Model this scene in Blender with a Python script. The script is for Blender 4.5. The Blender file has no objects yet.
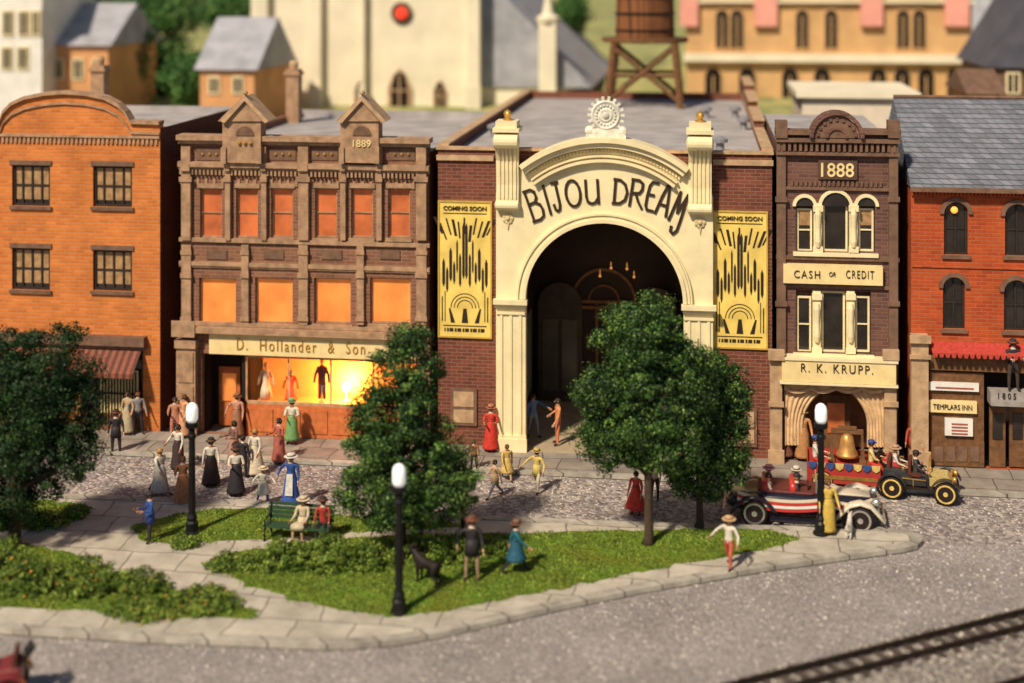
import bpy, bmesh, math, random
import numpy as np
from mathutils import Vector, Matrix
R=math.radians; PI=math.pi; cos=math.cos; sin=math.sin
S=bpy.context.scene; COL=S.collection
random.seed(7); np.random.seed(7)
HC=17.8; FPX=1400.0; YAW=R(7.65); FY=52.5; HY=-20.0
fw=Vector((-sin(YAW),cos(YAW),0)); rt=Vector((cos(YAW),sin(YAW),0)); up=Vector((0,0,1))
def ray(px,py): return fw+rt*((px-512)/FPX)+up*((HY-py)/FPX)
def G(px,py,z=0.0):
    d=ray(px,py); t=(z-HC)/d.z; return (d.x*t,d.y*t)
def W(px,py,Y=FY):
    d=ray(px,py); t=Y/d.y; return (d.x*t,HC+d.z*t)
def R4(a,b,c,d,Y=FY):
    xm=(a+c)/2; ym=(b+d)/2
    return W(a,ym,Y)[0],W(c,ym,Y)[0],W(xm,d,Y)[1],W(xm,b,Y)[1]
# ---------------- mesh builder
class MB:
    def __init__(s): s.v=[]; s.f=[]; s.m=[]; s.cur=0
    def add(s,vs,fs):
        b=len(s.v); s.v+= [tuple(v) for v in vs]
        for f in fs: s.f.append(tuple(b+i for i in f)); s.m.append(s.cur)
        return s
    def box(s,x0,x1,y0,y1,z0,z1):
        return s.add([(x0,y0,z0),(x1,y0,z0),(x1,y1,z0),(x0,y1,z0),(x0,y0,z1),(x1,y0,z1),(x1,y1,z1),(x0,y1,z1)],
              [(0,3,2,1),(4,5,6,7),(0,1,5,4),(1,2,6,5),(2,3,7,6),(3,0,4,7)])
    def quad(s,a,b,c,d): return s.add([a,b,c,d],[(0,1,2,3)])
    def prism(s,poly,y0,y1):
        n=len(poly)
        return s.add([(x,y0,z) for x,z in poly]+[(x,y1,z) for x,z in poly],
            [tuple(range(n)),tuple(range(2*n-1,n-1,-1))]+[(i,(i+1)%n,n+(i+1)%n,n+i) for i in range(n)])
    def prismx(s,poly,x0,x1):
        n=len(poly)
        return s.add([(x0,y,z) for y,z in poly]+[(x1,y,z) for y,z in poly],
            [tuple(range(n)),tuple(range(2*n-1,n-1,-1))]+[(i,(i+1)%n,n+(i+1)%n,n+i) for i in range(n)])
    def slab(s,poly,z0,z1):
        n=len(poly)
        return s.add([(x,y,z0) for x,y in poly]+[(x,y,z1) for x,y in poly],
            [tuple(range(n)),tuple(range(2*n-1,n-1,-1))]+[(i,(i+1)%n,n+(i+1)%n,n+i) for i in range(n)])
    def arc(s,cx,cz,r0,r1,a0,a1,y0,y1,n=24):
        o=[(cx+r1*cos(a0+(a1-a0)*i/n),cz+r1*sin(a0+(a1-a0)*i/n)) for i in range(n+1)]
        i_=[(cx+r0*cos(a0+(a1-a0)*i/n),cz+r0*sin(a0+(a1-a0)*i/n)) for i in range(n+1)]
        for k in range(n): s.prism([o[k],o[k+1],i_[k+1],i_[k]],y0,y1)
        return s
    def strip(s,pts,h,y0,y1):
        for (a,b) in zip(pts[:-1],pts[1:]): s.prism([a,b,(b[0],b[1]+h),(a[0],a[1]+h)],y0,y1)
        return s
    def tube(s,pts,rad,n=8):
        pts=[Vector(p) for p in pts]
        if not hasattr(rad,'__len__'): rad=[rad]*len(pts)
        vs=[];fs=[]
        for i,p in enumerate(pts):
            t=(pts[min(i+1,len(pts)-1)]-pts[max(i-1,0)]).normalized()
            a=Vector((0,0,1)) if abs(t.z)<.9 else Vector((1,0,0))
            u=t.cross(a).normalized(); w=t.cross(u)
            for k in range(n):
                q=2*PI*k/n; vs.append(p+(u*cos(q)+w*sin(q))*rad[i])
        for i in range(len(pts)-1):
            for k in range(n): fs.append((i*n+k,i*n+(k+1)%n,(i+1)*n+(k+1)%n,(i+1)*n+k))
        fs.append(tuple(range(n))[::-1]); L=(len(pts)-1)*n; fs.append(tuple(range(L,L+n)))
        return s.add(vs,fs)
    def lathe(s,prof,c=(0,0,0),n=16,axis='z',fold=0,sx=1,sy=1):
        vs=[];fs=[]
        for j,(r,z) in enumerate(prof):
            for k in range(n):
                q=2*PI*k/n; rr=r*(1+(fold*(j/len(prof)) if k%2 else 0))
                a,b=rr*cos(q)*sx,rr*sin(q)*sy
                v=(a,b,z) if axis=='z' else ((a,z,b) if axis=='y' else (z,a,b))
                vs.append((c[0]+v[0],c[1]+v[1],c[2]+v[2]))
        m=len(prof)
        for i in range(m-1):
            for k in range(n): fs.append((i*n+k,i*n+(k+1)%n,(i+1)*n+(k+1)%n,(i+1)*n+k))
        if prof[0][0]>1e-4: fs.append(tuple(range(n))[::-1])
        if prof[-1][0]>1e-4: fs.append(tuple(range((m-1)*n,m*n)))
        return s.add(vs,fs)
    def ball(s,c,r,n=10,sx=1,sy=1,sz=1):
        return s.lathe([(max(1e-5,r*sin(PI*i/(n//2+1))),-r*sz*cos(PI*i/(n//2+1))) for i in range(n//2+2)],c,n,'z',0,sx,sy)
    def loft(s,secs,n=14,ex=.55,dy=0):
        vs=[];fs=[]
        for (x,hw,z0,z1) in secs:
            for k in range(n):
                q=2*PI*k/n; c_,s_=cos(q),sin(q)
                vs.append((x,dy+hw*math.copysign(abs(c_)**ex,c_),(z0+z1)/2+(z1-z0)/2*math.copysign(abs(s_)**ex,s_)))
        m=len(secs)
        for i in range(m-1):
            for k in range(n): fs.append((i*n+k,i*n+(k+1)%n,(i+1)*n+(k+1)%n,(i+1)*n+k))
        fs.append(tuple(range(n))[::-1]); fs.append(tuple(range((m-1)*n,m*n)))
        return s.add(vs,fs)
    def mesh(s,me,M):
        return s.add([M@v.co for v in me.vertices],[tuple(p.vertices) for p in me.polygons])
WORLDROOT={}
def rootof(o):
    while o.parent: o=o.parent
    return o
def put(name,mb,mats,parent=None,smooth=False,recalc=True):
    me=bpy.data.meshes.new(name); me.from_pydata(mb.v,[],mb.f)
    if not isinstance(mats,(list,tuple)): mats=[mats]
    for m in mats: me.materials.append(m)
    if len(mats)>1: me.polygons.foreach_set('material_index',mb.m)
    if recalc:
        bm=bmesh.new(); bm.from_mesh(me); bmesh.ops.recalc_face_normals(bm,faces=bm.faces); bm.to_mesh(me); bm.free()
    if smooth: me.polygons.foreach_set('use_smooth',[True]*len(me.polygons))
    o=bpy.data.objects.new(name,me); COL.objects.link(o)
    if parent:
        o.parent=parent; r=rootof(parent)
        if r.name in WORLDROOT: me.transform(Matrix.Translation(-Vector(WORLDROOT[r.name])))
    return o
def tag(o,label,cat,group=None):
    o['label']=label; o['category']=cat
    if group: o['group']=group
    return o
def thing(name,label,cat,loc=(0,0,0),rz=0,group=None,world=False,sc=1):
    o=bpy.data.objects.new(name,None); COL.objects.link(o); o.location=loc; o.rotation_euler=(0,0,rz); o.scale=(sc,sc,sc)
    o.empty_display_size=.2
    if world: WORLDROOT[o.name]=tuple(loc)
    return tag(o,label,cat,group)
def struct(name,mb,m,kind='structure',smooth=False,recalc=True):
    o=put(name,mb,m,None,smooth,recalc); o['kind']=kind; return o
# ---------------- materials
MC={}
def nodes(name):
    m=bpy.data.materials.new(name); m.use_nodes=True; nt=m.node_tree; b=nt.nodes['Principled BSDF']
    return m,nt,b
def c4(c,k=1): return (min(1,max(0,c[0]*k)),min(1,max(0,c[1]*k)),min(1,max(0,c[2]*k)),1)
def mat(name,col,rough=.75,var=.22,scale=3,bump=.15,metal=0,emit=0,spec=.3):
    if name in MC: return MC[name]
    m,nt,b=nodes(name); N=nt.nodes; L=nt.links
    tc=N.new('ShaderNodeTexCoord'); no=N.new('ShaderNodeTexNoise'); no.inputs['Scale'].default_value=scale; no.inputs['Detail'].default_value=6
    L.new(tc.outputs['Object'],no.inputs['Vector'])
    rp=N.new('ShaderNodeValToRGB'); rp.color_ramp.elements[0].position=.32; rp.color_ramp.elements[1].position=.68
    rp.color_ramp.elements[0].color=c4(col,1-var); rp.color_ramp.elements[1].color=c4(col,1+var)
    L.new(no.outputs['Fac'],rp.inputs['Fac']); L.new(rp.outputs['Color'],b.inputs['Base Color'])
    b.inputs['Roughness'].default_value=rough; b.inputs['Metallic'].default_value=metal
    b.inputs['Specular IOR Level'].default_value=spec
    if bump:
        n2=N.new('ShaderNodeTexNoise'); n2.inputs['Scale'].default_value=scale*6; L.new(tc.outputs['Object'],n2.inputs['Vector'])
        bu=N.new('ShaderNodeBump'); bu.inputs['Strength'].default_value=bump; bu.inputs['Distance'].default_value=.05
        L.new(n2.outputs['Fac'],bu.inputs['Height']); L.new(bu.outputs['Normal'],b.inputs['Normal'])
    if emit:
        L.new(rp.outputs['Color'],b.inputs['Emission Color']); b.inputs['Emission Strength'].default_value=emit
    MC[name]=m; return m
def brick(name,c1,c2,mo,bw=.40,rh=.135,ms=.017,ground=False,rough=.85,bump=.6,grime=.3,off=.5,gs=.7):
    m,nt,b=nodes(name); N=nt.nodes; L=nt.links
    tc=N.new('ShaderNodeTexCoord')
    vec=tc.outputs['Object']
    if not ground:
        sp=N.new('ShaderNodeSeparateXYZ'); L.new(vec,sp.inputs[0]); ad=N.new('ShaderNodeMath'); ad.operation='ADD'
        L.new(sp.outputs[0],ad.inputs[0]); L.new(sp.outputs[1],ad.inputs[1]); cb=N.new('ShaderNodeCombineXYZ')
        L.new(ad.outputs[0],cb.inputs[0]); L.new(sp.outputs[2],cb.inputs[1]); vec2=cb.outputs[0]
    else:
        nz=N.new('ShaderNodeTexNoise'); nz.inputs['Scale'].default_value=.5; L.new(vec,nz.inputs['Vector'])
        va=N.new('ShaderNodeVectorMath'); va.operation='MULTIPLY_ADD'; L.new(nz.outputs['Color'],va.inputs[0]); va.inputs[1].default_value=(.5,.5,0); L.new(vec,va.inputs[2]); vec2=va.outputs[0]
    br=N.new('ShaderNodeTexBrick'); L.new(vec2,br.inputs['Vector']); br.offset=off
    br.inputs['Color1'].default_value=c4(c1); br.inputs['Color2'].default_value=c4(c2); br.inputs['Mortar'].default_value=c4(mo)
    br.inputs['Scale'].default_value=1; br.inputs['Brick Width'].default_value=bw; br.inputs['Row Height'].default_value=rh
    br.inputs['Mortar Size'].default_value=ms; br.inputs['Mortar Smooth'].default_value=.3; br.inputs['Bias'].default_value=0
    no=N.new('ShaderNodeTexNoise'); no.inputs['Scale'].default_value=gs; no.inputs['Detail'].default_value=9; no.inputs['Roughness'].default_value=.65; L.new(vec,no.inputs['Vector'])
    rp=N.new('ShaderNodeValToRGB'); rp.color_ramp.elements[0].position=.33; rp.color_ramp.elements[1].position=.66
    rp.color_ramp.elements[0].color=c4((1-grime,)*3); rp.color_ramp.elements[1].color=c4((1,1,1))
    L.new(no.outputs['Fac'],rp.inputs['Fac'])
    mx=N.new('ShaderNodeMixRGB'); mx.blend_type='MULTIPLY'; mx.inputs[0].default_value=1
    L.new(br.outputs['Color'],mx.inputs[1]); L.new(rp.outputs['Color'],mx.inputs[2]); L.new(mx.outputs[0],b.inputs['Base Color'])
    b.inputs['Roughness'].default_value=rough; b.inputs['Specular IOR Level'].default_value=.25
    iv=N.new('ShaderNodeMath'); iv.operation='SUBTRACT'; iv.inputs[0].default_value=1; L.new(br.outputs['Fac'],iv.inputs[1])
    bu=N.new('ShaderNodeBump'); bu.inputs['Strength'].default_value=bump; bu.inputs['Distance'].default_value=.03
    L.new(iv.outputs[0],bu.inputs['Height']); L.new(bu.outputs['Normal'],b.inputs['Normal'])
    return m
def gravel(name,ca,cb_,cc,scale=9,bump=.7,big=.25,t0=(.74,.72,.72),t1=(1,.98,.95)):
    m,nt,b=nodes(name); N=nt.nodes; L=nt.links
    tc=N.new('ShaderNodeTexCoord'); vo=N.new('ShaderNodeTexVoronoi'); vo.inputs['Scale'].default_value=scale; L.new(tc.outputs['Object'],vo.inputs['Vector'])
    rp=N.new('ShaderNodeValToRGB'); rp.color_ramp.elements[0].color=c4(ca); rp.color_ramp.elements[1].color=c4(cc)
    e=rp.color_ramp.elements.new(.5); e.color=c4(cb_)
    sp=N.new('ShaderNodeSeparateColor'); L.new(vo.outputs['Color'],sp.inputs[0]); L.new(sp.outputs[0],rp.inputs['Fac'])
    no=N.new('ShaderNodeTexNoise'); no.inputs['Scale'].default_value=big; no.inputs['Detail'].default_value=9; no.inputs['Roughness'].default_value=.65; L.new(tc.outputs['Object'],no.inputs['Vector'])
    r2=N.new('ShaderNodeValToRGB'); r2.color_ramp.elements[0].position=.36; r2.color_ramp.elements[1].position=.64
    r2.color_ramp.elements[0].color=c4(t0); r2.color_ramp.elements[1].color=c4(t1); L.new(no.outputs['Fac'],r2.inputs['Fac'])
    mx=N.new('ShaderNodeMixRGB'); mx.blend_type='MULTIPLY'; mx.inputs[0].default_value=1
    L.new(rp.outputs[0],mx.inputs[1]); L.new(r2.outputs[0],mx.inputs[2]); L.new(mx.outputs[0],b.inputs['Base Color'])
    b.inputs['Roughness'].default_value=.95; b.inputs['Specular IOR Level'].default_value=.15
    bu=N.new('ShaderNodeBump'); bu.inputs['Strength'].default_value=bump; bu.inputs['Distance'].default_value=.06; bu.invert=True
    L.new(vo.outputs['Distance'],bu.inputs['Height']); L.new(bu.outputs['Normal'],b.inputs['Normal'])
    return m
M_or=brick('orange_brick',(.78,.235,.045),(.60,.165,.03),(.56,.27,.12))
M_ors=brick('shaded_side_brick',(.15,.045,.02),(.10,.032,.016),(.09,.04,.025))  # dark brick puts the shade of the right-hand walls into the colour
M_hol=brick('brown_brick',(.31,.135,.075),(.21,.09,.055),(.33,.20,.13))
M_bj=brick('wing_brick',(.25,.07,.04),(.15,.045,.03),(.27,.15,.10))
M_88=brick('mauve_brick',(.20,.09,.065),(.12,.055,.045),(.21,.13,.10))
M_rd=brick('red_brick',(.56,.095,.02),(.42,.06,.015),(.44,.15,.07))
M_slate=brick('slate_roof',(.25,.26,.30),(.16,.17,.20),(.06,.06,.07),.35,.16,.014,rough=.7)
M_slab=brick('paving_slabs',(.58,.515,.42),(.49,.44,.355),(.24,.20,.17),1.7,1.3,.03,ground=True,bump=.4,grime=.36,off=.35,gs=1.3)
M_walk=brick('sidewalk_slabs',(.38,.32,.265),(.30,.255,.215),(.13,.11,.09),1.4,1.1,.025,ground=True,bump=.4,grime=.4,gs=1.1)
M_kerb=brick('kerb_stone',(.54,.49,.41),(.42,.38,.32),(.13,.12,.10),1.7,50,.035,ground=False,bump=.5,grime=.5,gs=1.6)
M_road=gravel('road_gravel',(.23,.21,.205),(.32,.295,.285),(.45,.41,.385),15,.55)
M_cob=gravel('cobble',(.19,.16,.155),(.32,.28,.265),(.52,.46,.42),7.5,.9)
M_bal=gravel('ballast',(.14,.13,.12),(.25,.225,.20),(.44,.39,.33),13,.9)
M_grass=gravel('grass_base',(.085,.145,.018),(.14,.21,.028),(.22,.29,.05),14,.9,.9,(1.0,.78,.6),(.8,1,.7))
M_hill=gravel('hill_grass',(.22,.25,.10),(.32,.33,.13),(.46,.43,.18),.7,.2,.08)
M_cream=mat('cream_paint',(.80,.68,.40),.6,.09,1.5,.12)
M_creamd=mat('deep_cream',(.62,.50,.26),.6,.15,2,.12)  # deeper cream for the leaf drops
M_stone=mat('brown_stone',(.37,.225,.13),.8,.28,3,.3)
M_stone2=mat('dark_brownstone',(.17,.095,.06),.8,.25,3,.3)
M_tan=mat('tan_stone',(.46,.30,.17),.8,.22,3,.3)
M_roof=mat('grey_roof_felt',(.36,.33,.32),.85,.22,.8,.25)
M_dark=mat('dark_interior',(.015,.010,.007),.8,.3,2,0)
M_black=mat('black_iron',(.012,.011,.011),.45,.3,6,.1,.3)
M_text=mat('black_lettering',(.03,.018,.012),.6,.1,4,0)
M_gold=mat('gold_lettering',(.36,.19,.03),.5,.1,4,0)
M_brass=mat('brass',(.62,.38,.10),.35,.2,5,.05,.7)
M_glass=mat('dark_glass',(.022,.017,.014),.15,.4,1.5,0,0,0,.6)
M_frame=mat('black_frame',(.03,.02,.015),.6,.2,5,.1)
M_blind=mat('tan_blind',(.34,.20,.09),.7,.3,4,0,0,.05)
M_curt=mat('orange_curtain',(.50,.13,.04),.7,.3,1.2,.05,0,.12)  # emission stands in for room light behind the curtains
M_curt2=mat('glowing_orange',(.80,.25,.055),.7,.22,1.0,.05,0,.25)  # emission paints the backlit lower curtains
M_shopw=mat('shop_glow',(.95,.40,.09),.7,.3,.6,0,0,.28)
M_sign=mat('yellow_sign',(.80,.62,.29),.6,.08,3,.05)
M_poster=mat('poster_yellow',(.80,.58,.14),.6,.2,1.2,.05)
M_poster2=mat('poster_gold',(.50,.32,.06),.6,.15,2,.05)
M_wood=mat('old_wood',(.16,.075,.03),.75,.3,5,.3)
M_door=mat('orange_door',(.55,.16,.05),.5,.2,4,.1)
M_white=mat('white_paint',(.75,.72,.66),.5,.08,3,.05)
M_globe=mat('milk_globe',(.92,.90,.86),.35,.03,2,0,0,.35)  # small emission lifts the white; the globe is not a lit lamp
M_bark=mat('bark',(.06,.038,.024),.9,.35,8,.5)
M_lf=[mat('leaf_dark',(.010,.032,.007),.6,.3,2,0),mat('leaf_mid',(.040,.098,.016),.55,.3,2,0),mat('leaf_highlight',(.15,.26,.045),.5,.3,2,0)]  # palest leaves, scattered at random, paint highlights into the crowns
M_bf=[mat('bush_dark',(.045,.085,.010),.7,.3,3,0),mat('bush_mid',(.12,.19,.02),.7,.3,3,0),mat('bush_light',(.27,.34,.055),.7,.3,3,0)]
M_flower=mat('orange_flower',(.75,.25,.04),.6,.2,3,0)
def paint(c,rough=.6,spec=.25,var=.2):
    n='paint_%02d_%02d_%02d'%tuple(int(q*99) for q in c)
    return mat(n,c,rough,var,9,.1,0,0,spec)
# ---------------- text
def text_me(s,bold=0.0,ext=.01,sp=1.0):
    cu=bpy.data.curves.new('t','FONT'); cu.body=s; cu.size=1; cu.extrude=ext; cu.offset=bold; cu.resolution_u=3; cu.space_character=sp
    o=bpy.data.objects.new('t',cu); COL.objects.link(o); dg=bpy.context.evaluated_depsgraph_get(); dg.update()
    me=bpy.data.meshes.new_from_object(o.evaluated_get(dg)); bpy.data.objects.remove(o); return me
def fit_text(mb,s,x0,x1,z0,z1,y,bold=0.01,rot=0,depth=.03,sp=1.0):
    me=text_me(s,bold,.01,sp)
    if not me.vertices: return
    xs=[v.co.x for v in me.vertices]; ys=[v.co.y for v in me.vertices]
    ax,bx=min(xs),max(xs); ay,by=min(ys),max(ys)
    sx=(x1-x0)/(bx-ax); sz=(z1-z0)/(by-ay); cx=(x0+x1)/2; cz=(z0+z1)/2
    vs=[]
    for v in me.vertices:
        u=(v.co.x-(ax+bx)/2)*sx; w=(v.co.y-(ay+by)/2)*sz
        vs.append((cx+u*cos(rot)-w*sin(rot),y-v.co.z*depth/.02,cz+u*sin(rot)+w*cos(rot)))
    mb.add(vs,[tuple(p.vertices) for p in me.polygons]); bpy.data.meshes.remove(me)
def px_text(parent,s,a,b,c,d,Y,m=None,bold=.01,sp=1.0):
    mb=MB(); x0,x1,z0,z1=R4(a,b,c,d,Y); fit_text(mb,s,x0,x1,z0,z1,Y-.02,bold,0,.03,sp); return put('lettering',mb,m or M_text,parent)
# ---------------- facade helpers
def fb(mb,a,b,c,d,y0,y1,Y=None):
    x0,x1,z0,z1=R4(a,b,c,d,Y or FY); mb.box(x0,x1,y0,y1,z0,z1); return (x0,x1,z0,z1)
def wall_grid(mb,x0,x1,z0,z1,holes,yf,th):
    xs=sorted({x0,x1}|{min(max(h[0],x0),x1) for h in holes}|{min(max(h[1],x0),x1) for h in holes})
    zs=sorted({z0,z1}|{min(max(h[2],z0),z1) for h in holes}|{min(max(h[3],z0),z1) for h in holes})
    for i in range(len(xs)-1):
        for j in range(len(zs)-1):
            cx=(xs[i]+xs[i+1])/2; cz=(zs[j]+zs[j+1])/2
            if any(h[0]<cx<h[1] and h[2]<cz<h[3] for h in holes): continue
            mb.quad((xs[i],yf,zs[j]),(xs[i+1],yf,zs[j]),(xs[i+1],yf,zs[j+1]),(xs[i],yf,zs[j+1]))
    for h in holes:
        a,b,c,d=h; y=yf; t=yf+th
        mb.quad((a,y,c),(a,t,c),(a,t,d),(a,y,d)); mb.quad((b,y,c),(b,y,d),(b,t,d),(b,t,c))
        mb.quad((a,y,d),(a,t,d),(b,t,d),(b,y,d)); mb.quad((a,y,c),(b,y,c),(b,t,c),(a,t,c))
    for X in (x0,x1): mb.quad((X,yf,z0),(X,yf+th,z0),(X,yf+th,z1),(X,yf,z1))
    mb.quad((x0,yf,z1),(x1,yf,z1),(x1,yf+th,z1),(x0,yf+th,z1))
def window(parent,r,yf,fm,pm,nx=2,nz=2,fw_=.07,rec=.14,sill=None,label=None,lintel=None,blind=None,off=0):
    x0,x1,z0,z1=r; m=MB(); y0=yf+rec; y1=y0+.07
    m.box(x0,x0+fw_,y0,y1,z0,z1); m.box(x1-fw_,x1,y0,y1,z0,z1)
    m.box(x0+fw_,x1-fw_,y0,y1,z0,z0+fw_); m.box(x0+fw_,x1-fw_,y0,y1,z1-fw_,z1)
    t=fw_*.35
    for i in range(1,nx):
        X=x0+(x1-x0)*i/nx; m.box(X-t,X+t,y0+.01,y1-.01,z0+fw_,z1-fw_)
    for i in range(1,nz):
        Z=z0+(z1-z0)*i/nz; m.box(x0+fw_,x1-fw_,y0+.015,y1-.015,Z-t,Z+t)
    w=put('window',m,fm,parent)
    p=MB(); p.box(x0+.01,x1-.01,y1+.004,y1+.03,z0+.01,z1-.01); put('pane',p,pm,w)
    if blind is not None:
        b=MB(); b.box(x0+fw_,x1-fw_,y1-.012,y1-.004,z0+(z1-z0)*blind,z1-fw_); put('blind',b,M_blind,w)
    if sill:
        q=MB(); q.box(x0-.08,x1+.08,yf-.1,yf+.1,z0-.13,z0-.003); put('sill',q,sill,w)
    if lintel:
        q=MB(); q.box(x0-.08,x1+.08,yf-.06,yf+.05,z1+.003,z1+.18); put('lintel',q,lintel,w)
    if label: w['label']=label
    return w
def dentils(mb,x0,x1,z0,z1,y0,y1,n,fill=.5):
    s=(x1-x0)/n
    for i in range(n): mb.box(x0+s*i,x0+s*(i+fill),y0,y1,z0,z1)
def bldg(name,label,px,Y=FY,cat='building',z=0): return thing(name,label,cat,(W(px,400,Y)[0],Y,z),world=True)
# ======================================================== GROUND
g=MB(); g.quad((-600,-50,0),(600,-50,0),(600,900,0),(-600,900,0)); struct('ground',g,M_road,recalc=False)
g=MB(); g.slab([G(-300,495),G(300,512),G(900,542),G(1400,560),(60,FY-2.3),(-60,FY-2.3)],-.1,.004); struct('cobbled_street',g,M_cob)
g=MB(); g.box(-60,60,FY-2.3,FY+.02,-.1,.12); struct('pavement',g,M_walk)
g=MB(); g.box(-60,60,FY-2.6,FY-2.303,-.1,.15); struct('kerb',g,M_kerb)
ISL=[(-60,492),(62,495),(130,497),(250,501),(330,507),(480,516),(620,522),(760,526),(880,528),(908,531),(918,535),(922,540),(917,545),(905,548),(860,554),(760,568),(640,589),(540,610),(440,633),(400,640),(360,644),(320,645),(150,638),(0,629),(-80,625)]
isl=[G(a,b,.15) for a,b in ISL]
g=MB(); g.slab(isl,-.1,.15); struct('path',g,M_slab)
g=MB()
def offs(P,d):
    out=[]; n=len(P)
    for i,p in enumerate(P):
        a=Vector(P[max(i-1,0)]); b=Vector(P[min(i+1,n-1)]); t=(b-a).normalized(); out.append((p[0]-t.y*d,p[1]+t.x*d))
    return out
o1=offs(isl,-.32); o0=offs(isl,.03)
for i in range(1,len(isl)-1): g.slab([o0[i],o0[i+1],o1[i+1],o1[i]],-.1,.175)
struct('kerb',g,M_kerb)
GR=[[(203,562),(235,552),(290,545),(345,538),(430,534),(520,533),(620,531),(700,529),(770,530),(800,538),(760,550),(690,562),(620,575),(560,588),(500,600),(440,611),(390,616),(340,610),(290,598),(240,582)],
[(132,527),(160,517),(215,509),(270,508),(330,514),(420,520),(470,525),(400,529),(330,534),(250,540),(190,543),(145,540)],
[(-60,545),(30,543),(80,556),(110,572),(180,588),(258,610),(252,620),(150,614),(60,608),(-60,602)],
[(-60,502),(30,499),(88,505),(92,512),(70,522),(30,530),(-60,532)]]
def inpoly(P,X,Y):
    ins=np.zeros(len(X),bool); n=len(P); j=n-1
    for i in range(n):
        xi,yi=P[i]; xj,yj=P[j]
        c=((yi>Y)!=(yj>Y))&(X<(xj-xi)*(Y-yi)/(yj-yi+1e-12)+xi); ins^=c; j=i
    return ins
def raw_mesh(name,V,F4,mats,mi,parent=None,k=4,shift=None):
    me=bpy.data.meshes.new(name); nv=len(V); nf=len(V)//k
    me.vertices.add(nv); me.vertices.foreach_set('co',V.astype(np.float32).ravel())
    me.loops.add(nf*k); me.loops.foreach_set('vertex_index',np.arange(nf*k,dtype=np.int32))
    me.polygons.add(nf); me.polygons.foreach_set('loop_start',np.arange(0,nf*k,k,dtype=np.int32)); 
    try: me.polygons.foreach_set('loop_total',np.full(nf,k,dtype=np.int32))
    except Exception: pass
    for m in mats: me.materials.append(m)
    me.polygons.foreach_set('material_index',mi.astype(np.int32)); me.update(calc_edges=True)
    o=bpy.data.objects.new(name,me); COL.objects.link(o)
    if parent: o.parent=parent
    return o
def ragged(P,sub=6,amp=.12):
    out=[]; n=len(P)
    for i in range(n):
        a=Vector(P[i]); b=Vector(P[(i+1)%n])
        for k in range(sub):
            p=a+(b-a)*k/sub; q=Vector((random.uniform(-amp,amp),random.uniform(-amp,amp))); out.append(tuple(p+q))
    return out
for gi,P in enumerate(GR):
    q=ragged([G(a,b,.17) for a,b in P])
    g=MB(); g.slab(q,.1,.172); struct('grass_bed',g,M_grass)
    qa=np.array(q); lo=qa.min(0)-.1; hi=qa.max(0)+.1
    n=int((hi-lo).prod()*600); X=np.random.uniform(lo[0],hi[0],n); Y=np.random.uniform(lo[1],hi[1],n)
    s=inpoly(q,X+np.random.normal(0,.09,n),Y+np.random.normal(0,.09,n)); X=X[s];Y=Y[s]; n=len(X)
    dens=np.sin(X*1.3+3*np.sin(Y*.9))*np.cos(Y*1.7+X)+np.random.normal(0,.35,n)+.5*np.sin(X*4+Y*3)>-.2; X=X[dens];Y=Y[dens]; n=len(X)
    h=np.random.uniform(.02,.08,n); a=np.random.uniform(0,2*PI,n); w=np.random.uniform(.012,.03,n)
    V=np.zeros((n,3,3)); lx=np.random.normal(0,.04,n); ly=np.random.normal(0,.04,n)
    V[:,0]=np.stack([X-w*np.cos(a),Y-w*np.sin(a),np.full(n,.165)],1); V[:,1]=np.stack([X+w*np.cos(a),Y+w*np.sin(a),np.full(n,.165)],1)
    V[:,2]=np.stack([X+lx,Y+ly,.165+h],1)
    o=raw_mesh('grass',V.reshape(-1,3),None,M_bf,np.random.choice([0,1,2],n,p=[.25,.42,.33]),k=3); o['kind']='stuff'
# gravel stones
def stones(name,P,dens,s0,s1,mats,z=.0,pn=None):
    qa=np.array(P); lo=qa.min(0); hi=qa.max(0); n=int((hi-lo).prod()*dens); X=np.random.uniform(lo[0],hi[0],n); Y=np.random.uniform(lo[1],hi[1],n)
    s=inpoly(P,X,Y); 
    if pn is not None: s&=~inpoly(pn,X,Y)
    X=X[s];Y=Y[s]; n=len(X); r=np.random.uniform(s0,s1,n)
    V=np.zeros((n,4,3,3)); a=np.random.uniform(0,2*PI,n)
    top=np.stack([X,Y,z+r*.8],1); b=[np.stack([X+r*np.cos(a+i*PI/2),Y+r*np.sin(a+i*PI/2),np.full(n,z)],1) for i in range(4)]
    for i in range(4): V[:,i,0]=b[i];V[:,i,1]=b[(i+1)%4];V[:,i,2]=top
    mi=np.repeat(np.random.randint(0,len(mats),n),4)
    o=raw_mesh(name,V.reshape(-1,3),None,mats,mi,k=3); o['kind']='stuff'
st=[mat('pebble_a',(.38,.34,.31),.9,.3,3,0),mat('pebble_b',(.20,.18,.17),.9,.3,3,0),mat('pebble_c',(.60,.54,.46),.9,.3,3,0)]
stones('gravel',[G(-60,690),G(1090,690),G(1090,470),G(900,470),G(-60,452)],26,.015,.048,st,.004,isl)
# hill
g=MB(); nx,ny=50,50; vs=[];ys=[80+ (j/(ny-1))**2*520 for j in range(ny)]
def hz(x,y):
    if y<84: return -1+(y-80)/4*9.5
    return 8.5+6.5*(1-math.exp(-(y-84)/60))+.5*sin(x*.07)*cos(y*.05)
for j in range(ny):
    for i in range(nx): 
        x=-300+600*i/(nx-1); vs.append((x,ys[j],hz(x,ys[j])))
g.add(vs,[(j*nx+i,j*nx+i+1,(j+1)*nx+i+1,(j+1)*nx+i) for j in range(ny-1) for i in range(nx-1)]); struct('hill',g,M_hill,smooth=True)
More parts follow.
